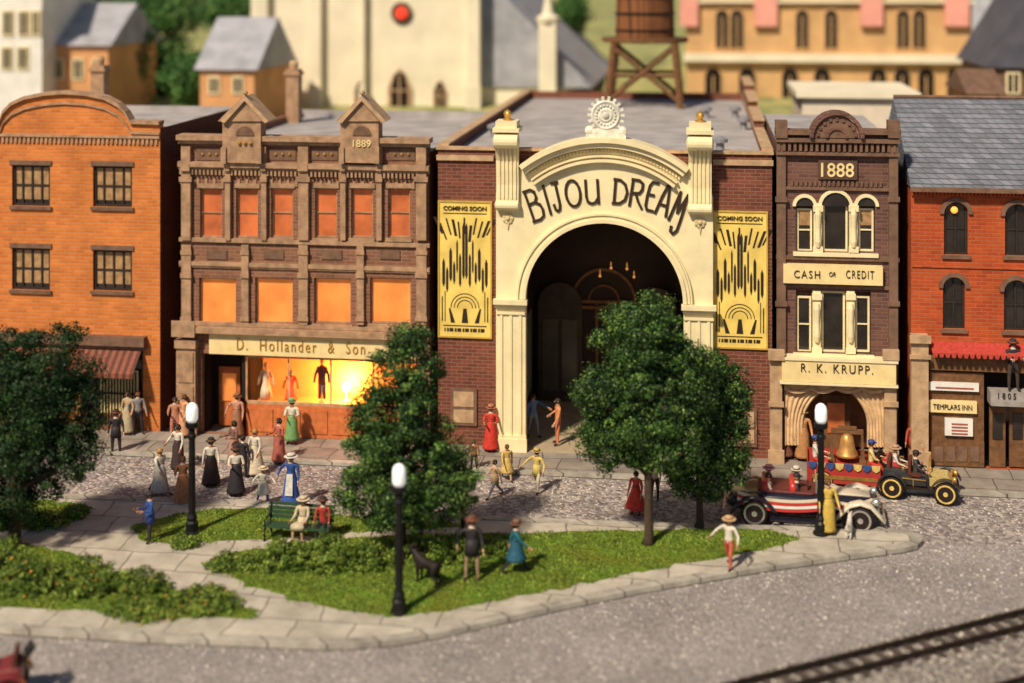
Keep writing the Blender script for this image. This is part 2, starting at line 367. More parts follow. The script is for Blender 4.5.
# ======================================================== ORANGE BUILDING
B=bldg('brick_building','orange brick building with curved parapet and four dark sash windows',70)
x0,x1=W(-32,300)[0],W(160,300)[0]; zt=W(120,135)[1]
wins=[R4(12,165,50,206),R4(93,166,132,207),R4(12,248,50,290),R4(93,250,132,291)]
gz=W(100,345)[1]
shop=[(W(-20,400)[0],W(66,400)[0],.12,gz),(W(80,400)[0],W(143,400)[0],.12,gz)]
m=MB(); wall_grid(m,x0,x1,0,zt,wins+shop,FY,.35)
crv=[(-32,124),(0,123),(4,113),(12,105),(25,99),(45,95),(65,93.5),(86,95),(105,99),(118,106),(126,114),(131,123),(160,124)]
cp=[W(a,b) for a,b in crv]; cp[0]=(x0,cp[0][1]); cp[-1]=(x1,cp[-1][1])
m.prism([(x0,zt),(x1,zt)]+cp[::-1],FY,FY+.35)
zr=W(160,127)[1]-.35
m.box(x0,x1,FY+.35,FY+9.5,gz+.3,zr); m.box(x0,x1,FY+2.2,FY+9.5,0,gz+.3)
m.box(x1-.3,x1,FY+.35,FY+2.2,0,gz+.3)
put('wall',m,M_or,B)
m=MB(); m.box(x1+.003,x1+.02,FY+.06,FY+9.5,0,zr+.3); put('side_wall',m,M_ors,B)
m=MB(); m.strip([(a,b-.02) for a,b in cp],.14,FY-.14,FY+.42); 
m.strip([(a,b-.42) for a,b in cp],.09,FY-.08,FY+.0); m.strip([(x0,W(60,137)[1]),(x1,W(60,137)[1])],.1,FY-.1,FY)
dentils(m,x0,x1,W(60,143)[1],W(60,138)[1],FY-.07,FY,44); put('cornice',m,M_stone,B)
m=MB(); m.box(x0+.3,x1-.3,FY+.36,FY+9.2,zr,zr+.03); m.box(x1-.3,x1,FY+.36,FY+9.5,zr,zr+.3); m.box(x0,x1-.3,FY+9.2,FY+9.5,zr,zr+.3); put('roof',m,M_roof,B)
for r in wins: window(B,r,FY,M_frame,M_glass,4,2,.1,.1,M_stone2,lintel=M_stone2,blind=.15)
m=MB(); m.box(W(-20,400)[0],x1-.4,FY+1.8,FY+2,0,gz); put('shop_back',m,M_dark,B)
for (a,b,c,d) in shop:
    window(B,(a+.05,b-.05,.75,d-.35),FY,M_frame,M_glass,5,1,.08,.2)
    m=MB(); m.box(a,b,FY+.1,FY+.3,.12,.72); put('stall_riser',m,M_wood,B)
m=MB(); fb(m,-25,333,147,342,FY-.35,FY); fb(m,-25,342,147,346,FY-.2,FY); put('shop_cornice',m,M_stone2,B)
aw=[paint((.24,.075,.04)),paint((.10,.035,.025))]
for (a,c) in ((-18,66),(80,143)):
    xa,xb=W(a,350)[0],W(c,350)[0]; zt2=W(110,346)[1]; zb=W(110,366)[1]; m=MB(); n=18
    for i in range(n):
        m.cur=i%2; u=xa+(xb-xa)*i/n; v=xa+(xb-xa)*(i+1)/n
        m.quad((u,FY-.05,zt2),(v,FY-.05,zt2),(v,FY-1,zb),(u,FY-1,zb)); m.quad((u,FY-1,zb),(v,FY-1,zb),(v,FY-1.01,zb-.18),(u,FY-1.01,zb-.18))
    put('awning',m,aw,B)
m=MB(); fb(m,99,371,137,426,FY+.12,FY+.17)
o=put('shop_grille',m,M_sign,B)
m=MB()
for i in range(12): fb(m,101+i*3,373,102.2+i*3,425,FY+.08,FY+.118)
fb(m,99,393,137,395,FY+.07,FY+.078); put('bars',m,M_black,o)
def chimney(px,pt,pb,w,Y):
    x=W(px,pb,Y)[0]; z0=W(px,pb,Y)[1]; z1=W(px,pt,Y)[1]; w/=27; m=MB()
    m.box(x-w/2,x+w/2,Y,Y+w,z0-1,z1-.35); m.box(x-w*.62,x+w*.62,Y-w*.12,Y+w*1.12,z1-.35,z1-.2); m.box(x-w*.5,x+w*.5,Y,Y+w,z1-.2,z1-.08)
    return m
c=put('chimney',chimney(97,64,97,17,FY+9),M_stone,B)
q=MB(); z1=W(97,64,FY+9)[1]; q.lathe([(.2,z1-.08),(.24,z1+.2),(.16,z1+.35)],(W(97,97,FY+9)[0],FY+9.3,0),10); put('chimney_pot',q,M_tan,c)
# ======================================================== DEPARTMENT STORE (brown)
H=bldg('department_store','ornate brown brick store with two gables and glowing orange windows',305)
x0,x1=W(181,300)[0],W(429,300)[0]; zt=W(305,140)[1]
up6=[R4(a,188,a+22,238) for a in (200,236,271,315,351,388)]
mid4=[R4(a,278,c,324) for a,c in ((199,236),(255,293),(314,351),(370,411))]
zs=W(305,357)[1]
sh=(W(202,400)[0],W(417,400)[0],.12,zs)
m=MB(); wall_grid(m,x0,x1,0,zt,up6+mid4+[sh],FY,.3)
m.box(x0,x1,FY+.3,FY+16,zs+.25,zt-.75); m.box(x0,x1,FY+2.6,FY+16,0,zs+.25); m.box(x0,sh[0],FY+.3,FY+2.6,0,zs+.25); m.box(sh[1],x1,FY+.3,FY+2.6,0,zs+.25)
m.box(x1-.3,x1,FY+.3,FY+16,zt-.75,zt-.4); m.box(x0,x0+.3,FY+.3,FY+16,zt-.75,zt-.4)
put('wall',m,M_hol,H)
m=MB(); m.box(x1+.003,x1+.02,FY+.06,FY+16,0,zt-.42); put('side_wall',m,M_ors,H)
m=MB(); m.box(x0+.3,x1-.3,FY+.3,FY+15.8,zt-.75,zt-.72); m.box(x0-.05,x1+.1,FY+15.8,FY+16,zt-.75,zt-.35); m.box(x1-.35,x1+.06,FY+.3,FY+15.8,zt-.4,zt-.32); put('roof',m,M_roof,H)
m=MB(); fb(m,179,136,431,141,FY-.35,FY+.4); fb(m,180,141,430,145,FY-.2,FY); fb(m,180,163,430,168,FY-.28,FY); fb(m,180,168,430,171,FY-.15,FY)
xa,xb=x0,x1; dentils(m,xa,xb,W(305,176)[1],W(305,171)[1],FY-.18,FY,62)
fb(m,180,240,430,244,FY-.12,FY); fb(m,180,264,430,268,FY-.12,FY); fb(m,180,268,430,270,FY-.07,FY); fb(m,179,328,431,334,FY-.45,FY); fb(m,180,324.5,430,327.6,FY-.2,FY)
dentils(m,xa,xb,W(305,188)[1]+.05,W(305,180)[1],FY-.05,FY,30,.3)
put('cornice',m,M_stone,H)
for c,w in ((187.5,9),(229,5),(265,5),(304.5,10),(344,5),(380,5),(422,10)):
    m=MB(); fb(m,c-w/2,146,c+w/2,162.5,FY-.22,FY); fb(m,c-w/2,170,c+w/2,239.5,FY-.19,FY); fb(m,c-w*.7,176,c+w*.7,181,FY-.25,FY-.192); fb(m,c-w/2,162.5,c+w/2,170,FY-.3,FY-.1)
    put('pilaster',m,M_stone,H)
for c,w in ((187.5,9),(246,7),(304,9),(361,7),(422,10)):
    m=MB(); fb(m,c-w/2,244.5,c+w/2,324,FY-.15,FY); fb(m,c-w*.6,272,c+w*.6,277,FY-.21,FY-.152); fb(m,c-w*.6,316,c+w*.6,320,FY-.21,FY-.152); fb(m,c-w*.6,250,c+w*.6,254,FY-.19,FY-.152)
    put('pilaster',m,M_stone,H)
for c in (210,247,283,325,362,402):
    m=MB(); fb(m,c-13,148,c+13,160,FY-.04,FY-.002); p=put('parapet_panel',m,M_stone2,H)
    m=MB()
    for k in (-1,0,1):
        x,z=W(c+k*7,154); m.ball((x,FY-.06,z),.06,8)
    put('rosettes',m,M_brass,p)
for gi,c in enumerate((245,362)):
    m=MB(); fb(m,c-19,118,c+19,161.5,FY-.42,FY+.25); a=W(c-23,120); b=W(c+23,120); t=W(c,97)
    m.prism([a,b,t],FY-.5,FY+.4)
    fb(m,c-20,146,c-15,162,FY-.5,FY-.421); fb(m,c+15,146,c+20,162,FY-.5,FY-.421)
    p=put('gable',m,M_stone,H)
    m=MB(); a=W(c-24,121,FY-.55);b=W(c+24,121,FY-.55);t=W(c,95.5,FY-.55)
    m.prism([a,t,(t[0],t[1]-.2),(a[0]+.15,a[1]-.08)],FY-.62,FY+.45); m.prism([t,b,(b[0]-.15,b[1]-.08),(t[0],t[1]-.2)],FY-.62,FY+.45); m.ball((t[0],FY-.5,t[1]+.1),.1,8); put('gable_coping',m,M_tan,p)
    m=MB(); x0_,x1_,z0_,z1_=R4(c-10,121,c+10,138,FY-.42); m.arc((x0_+x1_)/2,z0_+.1,.0,.36,0,PI,FY-.46,FY-.424,10); put('gable_panel',m,M_stone2,p)
    if gi==1: px_text(p,'1889',c-9,140,c+9,147,FY-.43,M_sign)
    else:
        m=MB(); x,z=W(c,143,FY-.43)
        for k in (-1,0,1): m.ball((x+k*.22,FY-.46,z),.08,8)
        put('rosettes',m,M_brass,p)
for r in up6: window(H,r,FY,M_stone,M_curt,1,2,.06,.12,M_stone,lintel=M_stone)
for r in mid4: window(H,r,FY,M_stone,M_curt2,1,1,.06,.12,M_stone)
for c in (217,274,332,390):
    m=MB(); fb(m,c-10,250,c+10,259,FY-.05,FY-.002); put('belt_panel',m,M_stone2,H)
m=MB(); fb(m,211,336,418,356,FY-.22,FY-.004); sg=put('sign',m,M_sign,H)
px_text(sg,'D.  Hollander  &  Son',237,340.5,365,352,FY-.22,M_gold,-.006,1.3)
m=MB(); fb(m,176,318,199,334,FY-.5,FY-.455) ; fb(m,178,338,199,346,FY-.4,FY); fb(m,179,346,198,432,FY-.3,FY); fb(m,177,420,200,432,FY-.42,FY-.3)
fb(m,181,350,196,380,FY-.34,FY-.303);fb(m,181,384,196,416,FY-.34,FY-.303)
put('corner_pier',m,M_stone,H)
m=MB(); fb(m,419,338,431,442,FY-.3,FY); put('corner_pier',m,M_stone,H)
# shop interior
m=MB(); yb=FY+2.4; m.box(sh[0],sh[1],yb,yb+.1,.12,zs); dv=W(244,400)[0]; m.box(dv,sh[1],FY+.3,FY+2.4,.12,1.0); m.box(sh[0],sh[1],FY+.32,FY+2.4,zs+.003,zs+.05)
put('shop_interior',m,M_shopw,H)
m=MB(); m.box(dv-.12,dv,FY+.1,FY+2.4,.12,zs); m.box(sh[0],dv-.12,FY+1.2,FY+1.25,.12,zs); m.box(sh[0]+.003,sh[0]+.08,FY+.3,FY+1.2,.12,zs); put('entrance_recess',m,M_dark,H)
m=MB(); r=R4(219,367,240,430,FY+1.1); m.box(r[0],r[1],FY+1.1,FY+1.18,.12,r[3]); d=put('door',m,M_door,H)
m=MB(); m.box(r[0]+.15,r[1]-.15,FY+1.06,FY+1.098,1.1,r[3]-.25); put('pane',m,M_curt2,d)
m=MB(); m.ball((r[0]+.08,FY+1.05,1.1),.05,8); put('door_handle',m,M_brass,d)
m=MB(); r=R4(246,358,416,405); 
for X in np.linspace(r[0],r[1],5): m.box(X-.03,X+.03,FY+.05,FY+.13,r[2],r[3])
m.box(r[0],r[1],FY+.04,FY+.14,r[2]-.08,r[2]+.02); m.box(r[0],r[1],FY+.04,FY+.14,r[3]-.1,r[3]-.01)
w=put('display_window',m,M_tan,H)
m=MB(); m.box(r[0],r[1],FY+.02,FY+.2,.12,r[2]-.083)
for k in range(6):
    a=r[0]+.15+(r[1]-r[0]-.2)*k/6; m.box(a,a+(r[1]-r[0])/6-.2,FY-.02,FY+.017,.3,r[2]-.25)
put('stall_riser',m,M_door,H)
def mannequin(px,pt,pb,col,label,dress=True):
    Yd=FY+.8; x,z1=W(px,pt,Yd); _,z0=W(px,pb,Yd); z0=max(z0,1.005); h=z1-z0
    t=thing('mannequin',label,'mannequin',(x,Yd,z0))
    m=MB(); m.tube([(0,0,0),(0,0,h*.5)],.025,6); m.lathe([(.14,0),(.14,.02),(.02,.03)],(0,0,0),10); m.ball((0,0,h*.93),.09,8,1,1,1.2); m.tube([(0,0,h*.8),(0,0,h*.9)],.04,6); put('stand',m,M_tan,t,True)
    m=MB()
    if dress: m.lathe([(.26,h*.12),(.2,h*.35),(.11,h*.55),(.15,h*.72),(.16,h*.8),(.05,h*.84)],(0,0,0),12,'z',.1)
    else:
        m.lathe([(.15,h*.42),(.14,h*.6),(.18,h*.78),(.05,h*.84)],(0,0,0),12,'z',0,1.1,.7)
        for s in (-1,1): m.tube([(s*.08,0,h*.45),(s*.1,0,h*.08)],[.08,.06],8)
    for s in (-1,1): m.tube([(s*.14,0,h*.79),(s*.26,0,h*.62),(s*.3,-.05,h*.45)],[.06,.05,.04],8)
    put('clothes',m,paint(col),t,True)
mannequin(266,362,403,(.75,.62,.42),'cream dress on a mannequin in the lit shop window')
mannequin(291,370,403,(.65,.12,.05),'red outfit on a mannequin in the lit shop window')
mannequin(322,358,402,(.07,.04,.05),'dark suit on a mannequin in the lit shop window',False)
L=bpy.data.lights.new('shop_lamp','POINT'); L.energy=420; L.color=(1,.62,.24); L.shadow_soft_size=.12
lo=bpy.data.objects.new('shop_lamp',L); COL.objects.link(lo); xx,zz=W(347,387,FY+1.5); lo.location=(xx,FY+1.75,zz)
m=MB(); m.lathe([(.1,-.14),(.16,0),(.13,.16),(.06,.2)],(0,0,0),12); m.lathe([(.12,-.5),(.12,-.47),(.025,-.45),(.025,-.14)],(0,0,0),10); bulb=put('table_lamp',m,mat('lamp_glow',(1,.72,.36),.5,.02,1,0,0,7),None,True); bulb.location=(xx,FY+1.4,zz); tag(bulb,'glowing lamp inside the lit shop window beside the dark suit','lamp')
Yc=FY+13; c=put('chimney',chimney(292,68,104,17,Yc),M_stone,H); q=MB(); z1=W(292,68,Yc)[1]; q.lathe([(.2,z1-.08),(.24,z1+.2),(.16,z1+.35)],(W(292,90,Yc)[0],Yc+.3,0),10); put('chimney_pot',q,M_tan,c)
# ======================================================== THEATRE
T=bldg('theatre','cream theatre front with great round arch and curved lettering between brick wings',604)
xl,xr=W(438,300)[0],W(772,300)[0]; zt=W(604,160)[1]; ca,cb=W(512,380)[0],W(697,380)[0]; rh=W(604,216)[1]+.3; YR=FY+6.5; YE=FY+27
m=MB(); m.box(xl,ca,FY,YR,0,zt); m.box(cb,xr,FY,YR,0,zt); m.box(ca,cb,FY,YR,rh,zt); m.box(xl,xr,YR,YE,0,zt)
put('wall',m,M_bj,T)
m=MB(); m.box(xl+.3,xr-.3,FY+.3,YE-.3,zt+.003,zt+.02)
put('roof',m,M_roof,T)
m=MB()
for a,b in ((xl,xl+.3),(xr-.3,xr)): m.box(a,b,FY+.3,YE,zt+.001,zt+.4)
m.box(xl+.3,xr-.3,YE-.3,YE,zt+.001,zt+.4); m.box(xl,xr,FY,FY+.3,zt+.001,zt+.3)
for k in range(3): m.box(xr-.34,xr+.04,FY+8+k*6,FY+8+(k+1)*6-.02,zt+.49,zt+.75+k*.3)
put('parapet',m,M_bj,T)
m=MB(); m.box(xl-.06,xl+.36,FY+.3,YE,zt+.403,zt+.48); m.box(xr-.36,xr+.06,FY+.3,YE,zt+.403,zt+.48); m.box(xl-.06,xr+.06,FY-.1,FY+.36,zt+.303,zt+.4) ; m.box(xl-.04,W(494,160)[0],FY-.12,FY,zt-.1,zt+.1); m.box(W(713,160)[0],xr+.04,FY-.12,FY,zt-.1,zt+.1)
for k in range(3): m.box(xr-.4,xr+.1,FY+7.9+k*6,FY+8.05+(k+1)*6,zt+.755+k*.3,zt+.83+k*.3)
put('coping',m,M_tan,T)
def cpt(x,y): return W(x,y,FY-.4)
kk=(W(704,300,FY-.4)[0]-W(504,300,FY-.4)[0])/200; cx,zsp=cpt(604,301); r=79*kk
XL,XR=cpt(496,300)[0],cpt(713,300)[0]
zb=.12; topc=cpt(604,140)[1]; R2=134*kk; c2=topc-R2
arc=[(cx+r*cos(PI*i/32),zsp+r*sin(PI*i/32)) for i in range(33)]
aa=R(40.5)
tops=[(cx+R2*sin(-aa+2*aa*i/20),c2+R2*cos(-aa+2*aa*i/20)) for i in range(21)]
m=MB(); m.box(XL,cx-r,FY-.4,FY-.002,zb,zsp); m.box(cx+r,XR,FY-.4,FY-.002,zb,zsp)
outer=[(XR,zsp),(XR,cpt(604,195)[1]),(cx+R2*sin(aa)+.3,cpt(604,172)[1])]+tops[::-1]+[(cx-R2*sin(aa)-.3,cpt(604,172)[1]),(XL,cpt(604,195)[1]),(XL,zsp)]
m.prism(outer+[(a,b) for a,b in arc[::-1]],FY-.4,FY-.002)
put('front_screen',m,M_cream,T)
m=MB(); m.arc(cx,zsp,r-.02,r+.12,0,PI,FY-.58,FY-.403,40); m.arc(cx,zsp,r+.12,r+.24,0,PI,FY-.50,FY-.403,40); m.arc(cx,zsp,r+.26,r+.33,0,PI,FY-.56,FY-.403,40)
put('archivolt',m,M_cream,T)
for s in (-1,1):
    m=MB(); a,b=sorted((cx+s*(r-.08),cx+s*(108*kk+.12)))
    zi=zsp-.1
    m.box(a,b,FY-.66,FY-.403,zi-.1,zi+.08); m.box(a+.05,b-.05,FY-.56,FY-.403,zi-.22,zi-.1); m.box(a+.1,b-.1,FY-.48,FY-.403,zi-.5,zi-.4)
    m.box(a+.02,b-.02,FY-.55,FY-.403,.12,.6); m.box(a+.05,b-.05,FY-.5,FY-.403,.6,.72)
    for q in (0,1,2):
        u=a+.28+q*(b-a-.56)/2; m.box(u-.05,u+.05,FY-.45,FY-.403,.722,zi-.5)
    put('pilaster',m,M_cream,T)
m=MB(); b0=PI/2-R(38); b1=PI/2+R(38)
m.arc(cx,c2,R2-.06,R2+.12,b0,b1,FY-.85,FY+.1,30); m.arc(cx,c2,R2-.26,R2-.06,b0,b1,FY-.7,FY-.403,30); m.arc(cx,c2,R2-.62,R2-.55,b0,b1,FY-.6,FY-.403,30); m.arc(cx,c2,R2-.80,R2-.70,b0,b1,FY-.66,FY-.403,30)
for i in range(46):
    q=b0+(b1-b0)*(i+.5)/46; x=cx+(R2-.4)*cos(q); z=c2+(R2-.4)*sin(q); m.box(x-.035,x+.035,FY-.52,FY-.403,z-.07,z+.07)
put('upper_cornice',m,M_cream,T)
for s,c,(p0,p1) in ((-1,508,(128,208)),(1,700,(130,212))):
    m=MB(); x=cpt(c,160)[0]; z1=cpt(c,p0)[1]; z0=cpt(c,p1)[1]; w=.42; y=FY-.403
    prof=[(y,z0),(y-.16,z0+.05),(y-.2,z0+.4),(y-.16,z0+.9),(y-.22,z1-1.2),(y-.42,z1-.8),(y-.55,z1-.45),(y-.5,z1-.2),(y,z1-.1)]
    m.prismx(prof,x-w,x+w)
    for q in (-.3,-.15,0,.15,.3): m.prismx([(a-.06 if i not in (0,8) else a,b) for i,(a,b) in enumerate(prof)],x+q-.04,x+q+.04)
    m.box(x-w-.08,x+w+.08,y-.66,y+.45,z1-.1,z1+.05); m.box(x-w+.02,x+w-.02,y-.55,y+.4,z1+.05,z1+.3)
    m.lathe([(.02,-w-.08),(.14,-w-.07),(.28,-w-.02),(.28,w+.02),(.14,w+.07),(.02,w+.08)],(x,y-.48,z1-.45),16,'x'); m.lathe([(.05,-w-.06),(.2,-w),(.2,w),(.05,w+.06)],(x,y-.16,z0+.14),14,'x')
    o=put('scroll_bracket',m,M_cream,T)
    m=MB(); m.lathe([(.16,0),(.2,.05),(.1,.1),(.16,.25),(.13,.34),(.02,.42)],(x,y-.1,z1+.3),10); put('finial',m,M_brass,o)
    m=MB()
    zc=z0-.38
    for i in range(7):
        q=2*PI*i/7; m.ball((x+.14*cos(q),y-.03,zc+.14*sin(q)),.085,8,1,.5,1)
    m.ball((x,y-.06,zc),.09,8); m.prism([(x-.06,zc-.12),(x+.06,zc-.12),(x,zc-.45)],y-.05,y-.001); put('leaf_drop',m,M_creamd,o)
# crest: round toothed disc
m=MB(); x,z=W(606,115,FY-.3); y=FY-.3
m.lathe([(.02,-.16),(.22,-.16),(.3,-.1),(.42,-.12),(.5,-.16),(.56,-.1),(.56,.08),(.02,.1)],(x,y,z),28,'y')
for i in range(18):
    q=2*PI*i/18; a=.10
    m.prism([(x+.54*cos(q-a),z+.54*sin(q-a)),(x+.54*cos(q+a),z+.54*sin(q+a)),(x+.70*cos(q+a*.75),z+.70*sin(q+a*.75)),(x+.70*cos(q-a*.75),z+.70*sin(q-a*.75))],y-.09,y+.07)
    m.ball((x+.36*cos(q),y-.12,z+.36*sin(q)),.05,6)
m.box(x-.75,x+.75,y-.15,y+.12,z-.86,z-.72); m.box(x-.5,x+.5,y-.12,y+.1,z-.72,z-.5)
for s in (-1,1): m.lathe([(.05,-.14),(.16,-.1),(.18,0),(.14,.1)],(x+s*.62,y,z-.58),12,'y')
m.ball((x,y-.17,z),.13,10,1,.6,1)
put('crest',m,mat('pale_crest',(.64,.62,.52),.5,.2,4,.2),T)
# lettering: drawn strokes
GL={'B':[[(0,0),(0,1)],[(-.12,1),(.5,1),(.78,.9),(.8,.72),(.6,.58),(0,.56)],[(.55,.57),(.9,.46),(1,.28),(.9,.08),(.55,0),(-.12,0)]],
'I':[[(.5,0),(.5,1)]],'J':[[(.2,1),(1,1)],[(.7,1),(.7,.22),(.55,.04),(.3,0),(.08,.08),(0,.25)]],
'O':[[(.5+.5*cos(2*PI*i/16),.5+.5*sin(2*PI*i/16)) for i in range(17)]],
'U':[[(0,1),(0,.3),(.12,.08),(.4,0),(.7,.03),(1,.25)],[(1,1),(1,0)]],
'D':[[(0,0),(0,1)],[(-.12,1),(.4,.98),(.8,.82),(1,.5),(.85,.18),(.45,.02),(-.12,0)]],
'R':[[(0,0),(0,1)],[(-.1,1),(.55,1),(.88,.9),(.9,.68),(.7,.52),(0,.48)],[(.4,.48),(.7,.2),(1.08,-.04)]],
'E':[[(1,1),(.3,1),(.05,.85),(0,.5),(.05,.15),(.3,0),(1,0)],[(0,.55),(.75,.55)]],
'A':[[(0,0),(.2,.6),(.42,1),(.62,.95),(.8,.55),(1,0)],[(.1,.34),(.9,.34)]],
'M':[[(0,0),(.12,.95)],[(.12,.95),(.5,.3),(.85,.95)],[(.85,.95),(1,.1),(1.02,-.22),(.8,-.36),(.5,-.3),(.42,-.16)]]}
m=MB(); RR=150; cc=(605,353); cnt=0
for ch,px,wd in (('B',535,12),('I',547,3),('J',556.5,8.5),('O',573,14.5),('U',592,12),('D',621,12.5),('R',637,11.5),('E',651.5,8.5),('A',664.5,11),('M',679.5,11)):
    dx=px-cc[0]; base=cc[1]-math.sqrt(RR*RR-dx*dx); hgt=22+abs(dx)*.135; rot=-math.asin(dx/RR)*.7
    x,z=W(px,base-hgt/2,FY-.41); w=wd*kk; h=hgt*kk; hw_=1.3*kk
    for pl in GL[ch]:
        P=[((a-.5)*w,(b-.5)*h) for a,b in pl]
        P=[(x+a*cos(rot)-b*sin(rot),z+a*sin(rot)+b*cos(rot)) for a,b in P]
        for a,b in zip(P[:-1],P[1:]):
            d=Vector((b[0]-a[0],b[1]-a[1])); d.normalize(); n_=Vector((-d.y,d.x))*hw_; e=d*hw_*.5; cnt+=1; yo=.0007*(cnt%7)
            m.prism([(a[0]-e.x+n_.x,a[1]-e.y+n_.y),(b[0]+e.x+n_.x,b[1]+e.y+n_.y),(b[0]+e.x-n_.x,b[1]+e.y-n_.y),(a[0]-e.x-n_.x,a[1]-e.y-n_.y)],FY-.455-yo,FY-.402)
put('lettering',m,mat('brown_black_letters',(.04,.022,.012),.5,.1,4,0),T)
# vestibule
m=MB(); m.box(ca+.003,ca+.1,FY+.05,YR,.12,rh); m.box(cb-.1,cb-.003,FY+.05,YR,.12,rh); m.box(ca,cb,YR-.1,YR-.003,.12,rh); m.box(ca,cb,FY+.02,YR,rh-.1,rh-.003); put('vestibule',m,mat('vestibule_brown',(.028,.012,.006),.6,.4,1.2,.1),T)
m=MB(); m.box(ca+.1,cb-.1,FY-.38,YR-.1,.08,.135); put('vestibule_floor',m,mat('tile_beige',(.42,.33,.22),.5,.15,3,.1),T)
yb=YR-.12; m=MB(); bx,bz=W(604,300,yb)
m.arc(bx,bz,1.25,1.36,0,PI,yb-.12,yb,24); m.arc(bx,bz,.6,.66,0,PI,yb-.1,yb,16); m.box(bx-2.6,bx+2.6,yb-.15,yb,bz-.12,bz); m.box(bx-2.6,bx+2.6,yb-.25,yb,4.0,4.12)
for s in (-1.42,-.3,.3,1.42): m.box(bx+s-.05,bx+s+.05,yb-.1,yb,.14,bz-.15)
put('inner_arch',m,mat('gilt_trim',(.20,.09,.03),.5,.3,3,.1),T)
for px,py in ((600,276),(611,268),(627,269),(634,277)):
    x,z=W(px,py,YR-1.2); m=MB(); m.ball((x,YR-1.2,z),.045,8); m.tube([(x,YR-1.2,z+.04),(x,YR-1.2,z+.25)],.01,5); put('light_bulb',m,mat('bulb_glow',(1,.42,.10),.5,.02,1,0,0,.9),T)
for s,pa,pc in ((-1,538,582),(1,636,676)):
    m=MB(); r_=R4(pa,318,pc,425,YR-.6); m.box(r_[0],r_[1],YR-.6,YR-.5,.14,4.2); m.arc((r_[0]+r_[1])/2,4.2,0,(r_[1]-r_[0])/2,0,PI,YR-.6,YR-.5,12); d=put('door',m,mat('dark_door',(.055,.034,.022),.4,.3,2,.1),T)
    m=MB(); m.box(r_[0]+.2,(r_[0]+r_[1])/2-.08,YR-.66,YR-.603,.6,3.6); m.box((r_[0]+r_[1])/2+.08,r_[1]-.2,YR-.66,YR-.603,.6,3.6); put('pane',m,mat('greenish_glass',(.06,.055,.035),.2,.3,1,0,0,.03,.6),d)
for a,b in ((.6,2.6),(3.1,5)):
    m=MB(); m.box(ca+.1,ca+.14,FY+a,FY+b,.9,4.2); put('wall_panel',m,mat('green_panel',(.11,.11,.07),.4,.3,1.5,.1,0,.04),T)
L=bpy.data.lights.new('vestibule_lamp','POINT'); L.energy=28; L.color=(1,.6,.28); L.shadow_soft_size=.3
lo=bpy.data.objects.new('vestibule_lamp',L); COL.objects.link(lo); lo.location=(cx,FY+3.5,5.6)
for i,(px,py) in enumerate(((512,150),(494,137),(722,168),(747,130),(735,118),(706,118))):
    d=ray(px,py); t=(zt+.02-HC)/d.z; x,y=d.x*t,d.y*t
    if y>YE-1 or y<FY+1: y=FY+3
    m=MB(); m.lathe([(.16,0),(.16,.35),(.3,.37),(.3,.5),(.05,.62)],(0,0,0),12); v=put('roof_vent',m,mat('vent_tin',(.33,.33,.34),.5,.2,3,.1,.4)); v.location=(min(max(x,xl+.7),xr-.7),y,zt+.02)
    tag(v,['small tin roof vent near the left scroll bracket of the cream front','small tin roof vent nearest the left parapet of the theatre roof','tin roof vent beside the right scroll bracket of the cream front','tin roof vent along the right parapet of the theatre roof, nearer one','tin roof vent along the right parapet of the theatre roof, farther one','tin roof vent right of the legs of the water tower'][i],'vent','vents on the theatre roof')
